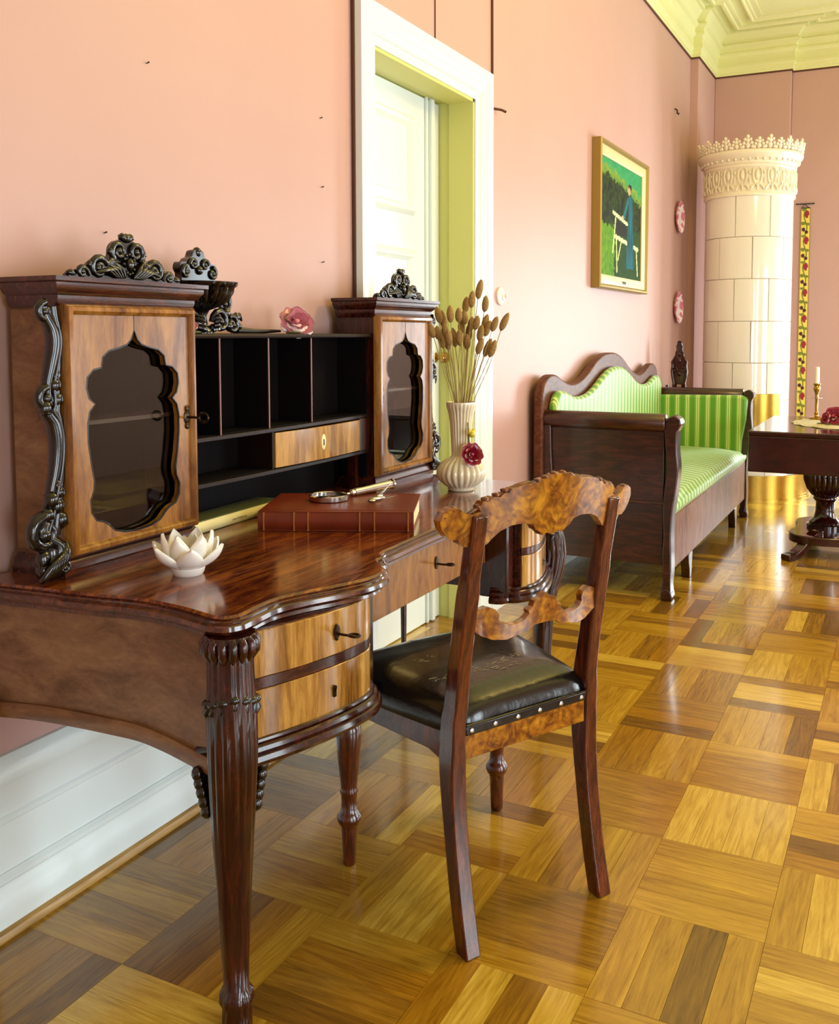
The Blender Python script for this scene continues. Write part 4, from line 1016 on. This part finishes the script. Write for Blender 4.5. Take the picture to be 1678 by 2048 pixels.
# ================================================================== carved chair behind the sofa's far end
bc = thing('carved_hall_chair', 'dark carved high-backed chair half hidden between sofa and stove', 'chair', (.20, 7.28, 0))
def hallback(b):
    half_ = [(.058, .46), (.050, .60), (.044, .74), (.052, .80), (.046, .88), (.040, .93), (.050, .975), (.056, 1.02), (.050, 1.06), (.054, 1.09), (.040, 1.11), (.030, 1.13), (.026, 1.16), (.018, 1.185), (.022, 1.205), (.012, 1.225), (.014, 1.24), (.0, 1.248)]
    ol = [(.195 - u, z) for u, z in half_] + [(.195 + u, z) for u, z in half_[-2::-1]]
    b.holed(ol, [[(.172, .62), (.218, .62), (.214, .78), (.176, .78)], [(.178, .84), (.212, .84), (.212, .92), (.178, .92)]], 7.138, 7.160, XZ)
    for q in (-1, 1):
        b.tube([(.195 + q * u, 7.138, z) for u, z in half_[:12]], .010, 7)
        b.scroll((.195 + q * .030, 7.134, 1.03), (q, 0, 0), (0, 0, 1), .020, 1.3, .006, a0=0)
        b.tube([(.195 + q * u, 7.138, z) for u, z in half_[11:]], .006, 6)
    for (u, z, r) in ((0, 1.10, .022), (0, 1.15, .016), (0, 1.0, .016), (0, .80, .016)): b.blob((.195 + u, 7.136, z), (r, .012, r * 1.3), 1)
part('back', 'mahog_v', bc, hallback, smooth=1.0)
part('back', 'carve', bc, lambda b: (b.tube([(.06, 7.38, 0), (.06, 7.38, .5), (.05, 7.40, .9)], .018, 10), b.tube([(.34, 7.38, 0), (.34, 7.38, .46)], .018, 10), b.tube([(.34, 7.16, 0), (.34, 7.16, .46)], .018, 10)))
part('seat', 'carve', bc, lambda b: b.box((.05, 7.13, .43), (.37, 7.42, .47)), bevel=.008)

# ================================================================== sofa table with its things
tb = thing('pedestal_table', 'dark red mahogany pedestal table with a fluted bulb column in front of the sofa', 'table', (1.45, 6.15, 0))
TX0, TX1, TY0, TY1, TZ = .925, 2.02, 5.63, 6.76, .742
part('table_top', 'tablew', tb, lambda b: b.box((TX0, TY0, TZ - .028), (TX1, TY1, TZ)), bevel=.008, seg=3)
part('apron', 'tablew', tb, lambda b: b.box((TX0 + .004, TY0 + .004, .503), (TX1 - .004, TY0 + .034, TZ - .028)), bevel=.006)
part('apron', 'tablew', tb, lambda b: b.box((TX0 + .004, TY1 - .034, .503), (TX1 - .004, TY1 - .004, TZ - .028)), bevel=.006)
part('frame', 'tablew', tb, lambda b: b.box((TX0 + .02, TY0 + .04, .60), (TX1 - .02, TY1 - .04, TZ - .028)))
TP = (1.325, 6.05)
TPx, TPy = TP
part('column', 'tablew', tb, lambda b: b.lathe([(.105, .135), (.105, .155), (.09, .162), (.092, .172), (.075, .185), (.062, .20), (.055, .23), (.053, .29), (.066, .305), (.07, .315), (.066, .322), (.08, .335), (.105, .37), (.122, .42), (.124, .46), (.112, .51), (.09, .545), (.07, .56), (.085, .57), (.085, .61)], (TPx, TPy, 0), 96, flute=24, famp=.05, frange=(.33, .55)), smooth=.9)
bcx = TPx + .16
def tbase(b):
    pts = []
    for i in range(48):
        a = 2 * PI * i / 48; r = .33 - .05 * math.cos(4 * a); pts.append((bcx + r * math.cos(a) * 1.12, TPy + r * math.sin(a) * 1.12))
    b.prism(pts, .085, .135, XY)
part('base', 'tablew', tb, tbase, bevel=.006)
for sx in (-1, 1):
    for sy in (-1, 1):
        def tf(b):
            d = Vector((sx * .62, sy * .78, 0)).normalized(); c = Vector((bcx, TPy, 0)); n_ = Vector((-d.y, d.x, 0))
            pth = [(.28, .125), (.33, .12), (.38, .09), (.43, .05), (.48, .025), (.54, .018)]
            secs = []
            for (r, z) in [(p.x, p.y) for p in smoothcurve([(a_, b_, 0) for a_, b_ in pth], 4)]:
                h = .030 - .012 * (r - .28) / .26; wd = .034
                q = c + d * r
                secs.append([q + n_ * wd + Vector((0, 0, max(.0, z - h))), q - n_ * wd + Vector((0, 0, max(.0, z - h))), q - n_ * wd + Vector((0, 0, z + h)), q + n_ * wd + Vector((0, 0, z + h))])
            b.loft(secs)
        part('foot', 'tablew', tb, tf, bevel=.004)
lc = B()
LX, LY = 1.50, 6.30
pts = []
for i in range(120):
    a = 2 * PI * i / 120; r = .40 * (1 + .02 * math.sin(20 * a)); pts.append((LX + r * math.cos(a), LY + r * math.sin(a) * 1.02))
rings = []
for k, z in ((1, TZ + .0015), (1.0, TZ + .005), (.96, TZ + .0045), (.93, TZ + .006), (.5, TZ + .0045), (.1, TZ + .0045)):
    rings.append([Vector((LX + (x - LX) * k, LY + (y - LY) * k, z + .0012 * math.sin(i * .9) * (k > .9))) for i, (x, y) in enumerate(pts)])
lc.loft(rings)
tag(lc.done('lace_cloth', 'lace', smooth=1.0), 'cream crocheted lace cloth on the dark mahogany table', 'tablecloth')
cs = thing('candlestick', 'brass candlestick with a white candle on the lace cloth', 'candlestick', (1.222, 6.52, TZ + .0065), local=True)
part('stick', 'brass', cs, lambda b: b.lathe([(.045, 0), (.046, .006), (.04, .012), (.014, .018), (.010, .03), (.014, .04), (.009, .05), (.009, .13), (.013, .14), (.010, .15), (.012, .17), (.020, .19), (.022, .20), (.016, .215), (.022, .225), (.022, .232), (0, .232)], (0, 0, 0), 24))
part('candle', 'candle', cs, lambda b: b.lathe([(.014, .230), (.014, .335), (.010, .340), (0, .339)], (0, 0, 0), 18))
part('drip_ring', 'steel', cs, lambda b: b.lathe([(.010, .135), (.034, .137), (.034, .139), (.010, .139)], (0, 0, 0), 24))
pf = thing('pink_peony', 'pink peony bloom resting on the lace cloth beside the candlestick', 'flower', (1.345, 6.22, TZ + .0065))
pc = Vector((1.352, 6.22, TZ + .045))
rose(pc, (-.3, -.7, .6), .062, ('petalmag', 'petalmag'), pf, 'bloom')
rose(pc + Vector((-.045, -.02, -.008)), (-.7, -.5, .3), .036, ('petalmag', 'rosepink'), pf, 'bloom')
part('leaves', 'leafgreen', pf, lambda b: [b.blob(pc + Vector((.07 * math.cos(a), .06 * math.sin(a), -.036)), (.035, .02, .004), 2, Matrix.Rotation(a, 3, 'Z')) for a in (2.4, 3.4, 4.3, 5.2)])
bt = thing('black_candle_holder', 'small black iron candle holder at the right edge of the table', 'candle holder', (1.415, 6.42, TZ + .0065), local=True)
part('body', 'black', bt, lambda b: b.lathe([(.03, 0), (.032, .01), (.022, .016), (.022, .10), (.026, .11), (.026, .118), (.012, .122), (.010, .14), (0, .142)], (0, 0, 0), 18))
part('ring', 'black', bt, lambda b: b.tube([(.030 + .012 * math.cos(a), 0, .06 + .018 * math.sin(a)) for a in [2 * PI * i / 14 for i in range(14)]], .003, 6, closed=True))

# ================================================================== tiled stove
sx, sy, sr_ = .535, 8.08, .345
stv = thing('tiled_stove', 'tall round white glazed tile stove with a crown of palmettes in the corner', 'stove', (sx, sy, 0), local=True)
part('core', 'grout', stv, lambda b: b.lathe([(sr_ - .008, .1), (sr_ - .008, 2.40)], (0, 0, 0), 48))
RZ = [.10, .43, .765, 1.07, 1.40, 1.735, 2.065, 2.385]
tilem = {}
for r_ in range(7):
    z0, z1 = RZ[r_], RZ[r_ + 1]; N = 8
    b = B(); g = .0015; da = 2 * PI / N; e = .006
    def ringp(rr, inset, z): return [Vector((rr * math.cos(-da / 2 + (g + inset) / sr_ + (da - 2 * (g + inset) / sr_) * i / 10), rr * math.sin(-da / 2 + (g + inset) / sr_ + (da - 2 * (g + inset) / sr_) * i / 10), z)) for i in range(11)]
    A = [ringp(sr_ - .014, 0, z0 + .002), ringp(sr_ - .002, 0, z0 + .002), ringp(sr_, .003, z0 + .005), ringp(sr_, .003, z1 - .005), ringp(sr_ - .002, 0, z1 - .002), ringp(sr_ - .014, 0, z1 - .002)]
    V_ = [[b.bm.verts.new(p) for p in ring] for ring in A]
    for j in range(5):
        for i in range(10): b.bm.faces.new((V_[j][i], V_[j][i + 1], V_[j + 1][i + 1], V_[j + 1][i]))
    b.bm.faces.new([V_[j][0] for j in range(6)]); b.bm.faces.new([V_[j][10] for j in range(6)])
    first = b.done('tile', 'stove', stv, smooth=.5)
    base_a = R(-90 + 11 + 3) + (da / 2 if r_ % 2 == 0 else 0)
    for i in range(N):
        o = first if i == 0 else first.copy()
        if i: col.objects.link(o); o.parent = stv
        o.rotation_euler = (0, 0, base_a + da * i + da / 2)
def frieze(b):
    b.lathe([(sr_ - .01, 2.38), (sr_ + .012, 2.385), (sr_ + .016, 2.40), (sr_ + .010, 2.412), (sr_ + .006, 2.42), (sr_ + .006, 2.60), (sr_ + .018, 2.61), (sr_ + .02, 2.62), (sr_ + .012, 2.63), (sr_ - .02, 2.63)], (0, 0, 0), 64)
    N = 20
    for i in range(N):
        a = 2 * PI * i / N; d = Vector((math.cos(a), math.sin(a), 0)); t = Vector((-d.y, d.x, 0)); R0 = sr_ + .006
        P = lambda u, z, h=.006: d * (R0 + h) + t * u + Vector((0, 0, z))
        rot = Matrix.Rotation(a, 3, 'Z')
        b.blob(P(0, 2.54), (.010, .016, .042), 2, rot)
        for q in (-1, 1):
            b.tube([P(q * .006, 2.455), P(q * .026, 2.49, .010), P(q * .034, 2.54, .010), P(q * .030, 2.58, .010), P(q * .016, 2.598)], [.004, .006, .006, .006, .004], 5)
            b.tube([P(q * .050, 2.425), P(q * .040, 2.45, .01), P(q * .020, 2.468, .012)], [.006, .008, .004], 5)
        b.tube([P(0, 2.425), P(0, 2.46, .014), P(0, 2.485, .008)], [.006, .008, .003], 5)
        b.blob(P(.054, 2.50), (.006, .006, .03), 1, rot); b.blob(P(.054, 2.56), (.007, .010, .014), 1, rot)
part('frieze', 'stovecap', stv, frieze, smooth=1.0)
def capring(b):
    b.lathe([(sr_ - .01, 2.62), (sr_ + .020, 2.63), (sr_ + .026, 2.645), (sr_ + .024, 2.655), (sr_ + .045, 2.675), (sr_ + .060, 2.695), (sr_ + .068, 2.71), (sr_ + .068, 2.725), (sr_ + .058, 2.735), (0, 2.735)], (0, 0, 0), 64)
    for i in range(44):
        a = 2 * PI * i / 44; b.blob((math.cos(a) * (sr_ + .036), math.sin(a) * (sr_ + .036), 2.662), (.011, .011, .013), 1)
part('cornice', 'stovecap', stv, capring, smooth=1.0)
def palm(b):
    for (u, z, r) in ((0, .075, .013), (0, .05, .016), (-.018, .058, .011), (.018, .058, .011), (-.024, .035, .012), (.024, .035, .012), (0, .02, .018), (-.03, .012, .013), (.03, .012, .013)):
        b.blob((0, u, z), (.009, r, r * 1.15), 1)
b = B(); palm(b); first = b.done('palmette', 'stovecap', stv, smooth=1.2)
NP = 30
for i in range(NP):
    o = first if i == 0 else first.copy()
    if i: col.objects.link(o); o.parent = stv
    a = 2 * PI * i / NP; o.location = (math.cos(a) * (sr_ + .056), math.sin(a) * (sr_ + .056), 2.735); o.rotation_euler = (0, R(10), a); o.scale = (1.2, 1.2, 1.2 if i % 2 else 1.0)
part('base', 'stove', stv, lambda b: b.lathe([(sr_ + .03, 0), (sr_ + .03, .08), (sr_ + .01, .10), (sr_ - .01, .10)], (0, 0, 0), 48))
def curved_plate(b, r0, r1, a0, a1, z0, z1, n=14):
    o_ = [(r1 * math.cos(a0 + (a1 - a0) * i / n), r1 * math.sin(a0 + (a1 - a0) * i / n)) for i in range(n + 1)]
    i_ = [(r0 * math.cos(a0 + (a1 - a0) * i / n), r0 * math.sin(a0 + (a1 - a0) * i / n)) for i in range(n + 1)]
    b.prism(o_ + i_[::-1], z0, z1, XY)
for a0, a1 in ((-100, -72), (-70, -34)):
    part('brass_door', 'brass', stv, lambda b: curved_plate(b, sr_, sr_ + .012, R(a0), R(a1), .42, .825), bevel=.002)
def grille(b):
    for i in range(16):
        a = R(-110 + i * 5)
        for j in range(4): b.blob((math.cos(a + (j % 2) * R(2.5)) * (sr_ + .031), math.sin(a + (j % 2) * R(2.5)) * (sr_ + .031), .012 + j * .018), (.006, .006, .006), 1)
part('vent_grille', 'black', stv, grille)
fe = thing('brass_fender', 'curved brass fender standing on the parquet in front of the stove', 'fender', (sx, sy, 0), local=True)
def fend(b):
    n = 40; a0, a1 = R(-160), R(-12)
    for (r0, r1, z0, z1) in ((.520, .528, .012, .185), (.515, .540, .0, .014), (.514, .536, .180, .196), (.516, .533, .03, .036)): curved_plate(b, r0, r1, a0, a1, z0, z1, n)
part('band', 'brass', fe, fend, smooth=.5)

# ================================================================== bell pull on the far wall
bp = thing('bell_pull', 'yellow embroidered bell pull with berries hanging beside the tiled stove', 'wall hanging', (.875, 9.06, .56))
part('rod', 'black', bp, lambda b: (b.tube([(.80, 9.055, 2.462), (.945, 9.055, 2.462)], .005, 6), b.tube([(.868, 9.055, 2.462), (.845, 9.055, 2.425)], .003, 5), b.tube([(.868, 9.055, 2.462), (.905, 9.055, 2.425)], .003, 5), b.blob((.80, 9.055, 2.462), .008, 1), b.blob((.945, 9.055, 2.462), .008, 1), b.tube([(.842, 9.055, 2.425), (.918, 9.055, 2.425)], .004, 6)))
def colgrid(name, parent, O, U, V, nu, nv, colfn, thick, matn='vcol'):
    """flat printed sheet: colour attribute gives the pattern"""
    me = bpy.data.meshes.new(name); O = Vector(O); U = Vector(U); V = Vector(V); root = parent
    off = ORG.get(root.name, Vector()) if root else Vector()
    vs = [tuple(O + U * (i / nu) + V * (j / nv) - off) for j in range(nv + 1) for i in range(nu + 1)]
    fs = [(j * (nu + 1) + i, j * (nu + 1) + i + 1, (j + 1) * (nu + 1) + i + 1, (j + 1) * (nu + 1) + i) for j in range(nv) for i in range(nu)]
    me.from_pydata(vs, [], fs); ca = me.color_attributes.new('Col', 'FLOAT_COLOR', 'POINT')
    for j in range(nv + 1):
        for i in range(nu + 1): ca.data[j * (nu + 1) + i].color = lin(colfn(i / nu, j / nv))
    me.materials.append(M[matn]); o = bpy.data.objects.new(name, me); col.objects.link(o); o.parent = parent
    md = o.modifiers.new('thick', 'SOLIDIFY'); md.thickness = thick; md.offset = 0
    return o
def emb(u, v):
    y = v * 8.0; k = y % 1.0
    if min(u, 1 - u) < .06: return 'a8841c'
    def near(a, b, ra, rb): return ((u - a) / ra) ** 2 + ((k - b) / rb) ** 2 < 1
    if near(.64, .78, .26, .15) and not near(.95, .66, .2, .1): return '9a1830'
    if near(.30, .20, .20, .075) or near(.62, .10, .19, .075): return '4a1020'
    if near(.28, .44, .26, .07) or near(.72, .40, .22, .06) or near(.34, .95, .26, .06): return '77801e'
    if abs(u - (.5 + .16 * math.sin(k * 2 * PI))) < .06: return '66741f'
    return 'e6d65a'
colgrid('band', bp, (.838, 9.062, .556), (.080, 0, 0), (.0, 0, 1.866), 24, 360, emb, .004)

# ================================================================== painting
pt = thing('framed_painting', 'gilt framed painting of a figure in a long blue dress in a garden', 'painting', (.02, 6.11, 1.58))
PYa, PYb, PZa, PZb = 5.545, 6.685, 1.582, 2.482
def pframe(b, pr):
    rings = []
    for y, z, sy_, sz in [(PYa, PZa, 1, 1), (PYa, PZb, 1, -1), (PYb, PZb, -1, -1), (PYb, PZa, -1, 1)]:
        rings.append([b.bm.verts.new((x, y + sy_ * o, z + sz * o)) for o, x in pr])
    for j in range(4):
        for k in range(len(pr) - 1): b.bm.faces.new((rings[j][k], rings[j][k + 1], rings[(j + 1) % 4][k + 1], rings[(j + 1) % 4][k]))
part('frame', 'gold', pt, lambda b: pframe(b, [(0, .002), (0, .055), (.006, .062), (.018, .060), (.026, .048), (.03, .044)]), smooth=.4)
part('inner_slip', 'goldp', pt, lambda b: pframe(b, [(.028, .020), (.028, .044), (.040, .046), (.082, .038), (.088, .034), (.088, .02)]), smooth=.4)
part('plaque', 'brassdark', pt, lambda b: b.box((.040, 6.09, PZa + .045), (.0455, 6.17, PZa + .062)))
rq = random.Random(77); NZ = [[rq.random() for _ in range(64)] for _ in range(64)]
def vn(x, y):
    xi, yi = int(math.floor(x)), int(math.floor(y)); fx, fy = x - xi, y - yi
    g = lambda a, b: NZ[a % 64][b % 64]
    return (g(xi, yi) * (1 - fx) + g(xi + 1, yi) * fx) * (1 - fy) + (g(xi, yi + 1) * (1 - fx) + g(xi + 1, yi + 1) * fx) * fy
def mixc(a, b, t):
    a = lin(a); b = lin(b); return tuple(a[i] * (1 - t) + b[i] * t for i in range(3))
def garden(u, v):
    n = vn(u * 40, v * 30) * .6 + vn(u * 90 + 9, v * 60) * .4; vv = v
    def seg(x0, y0, x1, y1, w_):
        dx, dy = x1 - x0, y1 - y0; t = max(0, min(1, ((u - x0) * dx + (v - y0) * dy) / (dx * dx + dy * dy))); return math.hypot(u - x0 - dx * t, v - y0 - dy * t) < w_
    # figure: dress, head, arms
    if .10 < v < .76:
        c = .72; wdt = .055 + .05 * max(0, (.58 - v) / .5); 
        if v > .62: wdt = .05
        if abs(u - c) < wdt: return mixc('0e3c46', '246c78', vn(u * 60, v * 6))
    if ((u - .68) / .035) ** 2 + ((v - .80) / .035) ** 2 < 1: return 'b89a78'
    if ((u - .70) / .045) ** 2 + ((v - .835) / .03) ** 2 < 1: return '241a10'
    if seg(.66, .72, .56, .56, .022): return '1f6670'
    if seg(.57, .56, .52, .54, .018): return 'c8a888'
    if seg(.30, .56, .64, .50, .016) or seg(.36, .36, .92, .30, .018): return 'd8d8a0'
    if seg(.36, .52, .30, .22, .012) or seg(.38, .36, .40, .06, .012) or seg(.50, .34, .42, .16, .010) or seg(.88, .30, .92, .06, .012): return 'c8cc88'
    if .38 < u < .62 and .38 < v < .50: return '26241a'
    if seg(.50, .60, .56, .74, .014): return '1c140c'
    if v > .93 - .16 * u * u + .12 * (n - .5): return mixc('3f9a5c', '2b8454', n)
    if v > .86 - .16 * u * u + .14 * (n - .5): return mixc('4a6c1c', '86a83c', n)
    if v > .42 + .1 * (n - .5) + .1 * abs(u - .3): return mixc('0e1806', '3a4c14', n ** 1.5)
    if u < .34 + .08 * (n - .5): return mixc('3a6a0c', '6c9a16', n)
    return mixc('16300e', '2c4c18', n)
colgrid('canvas', pt, (.024, PYa + .08, PZa + .08), (0, PYb - PYa - .16, 0), (0, 0, PZb - PZa - .16), 110, 120, garden, .004, 'canvas')
# ================================================================== wall plates and fittings
def platecol(u, v):
    a = math.hypot(u - .5, v - .5) * 2; th = math.atan2(v - .5, u - .5); n = vn(u * 14, v * 14)
    if a > .66: return 'd87a98' if n > .5 else 'f6e4e8'
    if n > .74: return 'd0708e'
    return 'f4ecec'
for (y, z, lab) in ((7.85, 2.257, 'pink and white floral wall plate, the upper of the two'), (7.85, 1.519, 'pink and white floral wall plate, the lower of the two')):
    pl = thing('wall_plate', lab, 'plate', (.0, y, z), group='floral plates on the pink wall')
    me_n = 64; rad = .132
    b = B(); b.lathe([(.085, .006), (.09, .002), (.094, .006), (rad - .004, .026), (rad, .030), (rad - .002, .032)] + [(.09 + .04 * k / 8, .012 + .02 * k / 8) for k in range(8, -1, -1)] + [(.085 - .083 * k / 14, .010) for k in range(15)] + [(0, .010)], (.004, y, z), 80, mat=rotx)
    o = b.done('dish', 'vcol', pl, smooth=1.0)
    ca = o.data.color_attributes.new('Col', 'FLOAT_COLOR', 'POINT')
    for i, v_ in enumerate(o.data.vertices): ca.data[i].color = lin(platecol(.5 + v_.co.y / rad / 2, .5 + v_.co.z / rad / 2))
    part('hanger', 'black', pl, lambda b: b.box((.001, y - .03, z - .03), (.006, y + .03, z + .03)))
sw = thing('light_switch', 'round white light switch on the wall beside the door casing', 'switch', (0, 4.135, 1.478))
part('plate', 'porc', sw, lambda b: b.lathe([(.042, 0), (.042, .008), (.034, .014), (.020, .018), (.018, .024), (0, .026)], (.001, 4.135, 1.478), 28, mat=rotx))
part('toggle', 'porc', sw, lambda b: b.box((.022, 4.131, 1.468), (.040, 4.139, 1.490)), bevel=.002)
NY = [(1.854, 1.982), (1.7, 1.543), (2.638, 1.781), (2.633, 2.003), (2.637, 1.536)]
NAILS = [(NY[0][0], NY[0][1], 'small dark nail high in the pink wall above the near cupboard'), (NY[1][0], NY[1][1], 'small dark nail in the wall just above the near carved crest'), (NY[2][0], NY[2][1], 'middle one of three small nails left of the door casing'), (NY[3][0], NY[3][1], 'uppermost of three small nails left of the door casing'), (NY[4][0], NY[4][1], 'lowest of three small nails left of the door casing')]
hk = B(); hk.tube([(.0, 7.70, 3.10), (.02, 7.70, 3.09), (.022, 7.70, 3.06), (.03, 7.70, 3.05), (.036, 7.70, 3.065)], .006, 6); tag(hk.done('wall_hook', 'black'), 'small black hook high on the wall above the plates', 'hook')
hk = B(); hk.tube([(.0, 4.06, 2.335), (.03, 4.08, 2.33), (.05, 4.09, 2.32)], .006, 6); tag(hk.done('wall_peg', 'cord_and_shade'), 'small brown peg beside the upper corner of the door casing', 'peg')
for (y, z, lab) in NAILS:
    b = B(); b.tube([(0, y, z), (.008, y, z + .002)], .0016, 6); b.blob((.008, y, z + .002), .0026, 1); tag(b.done('nail', 'black'), lab, 'nail', 'nails in the pink wall')
b = B(); b.tube([(.006, 4.03, 2.47), (.006, 4.025, 3.0), (.006, 4.03, 3.66)], .0055, 6); tag(b.done('cable_and_shade_line', 'cord_and_shade'), 'brown cable running up the wall from the right corner of the door casing', 'cable')
b = B(); b.tube([(.003, 3.46, 2.465), (.003, 3.46, 3.66)], .0025, 6); tag(b.done('cable_and_shade_line', 'cord_and_shade'), 'thin brown cable running up the wall above the middle of the door', 'cable')
b = B(); b.tube([(.006, 2.832, .385), (.006, 2.832, 3.66)], .009, 6); tag(b.done('cable_and_shade_line', 'cord_and_shade'), 'brown strip standing in for the shadow along the left side of the door casing', 'cable')  # the casing's shadow line built as a dark tube, no cable runs here
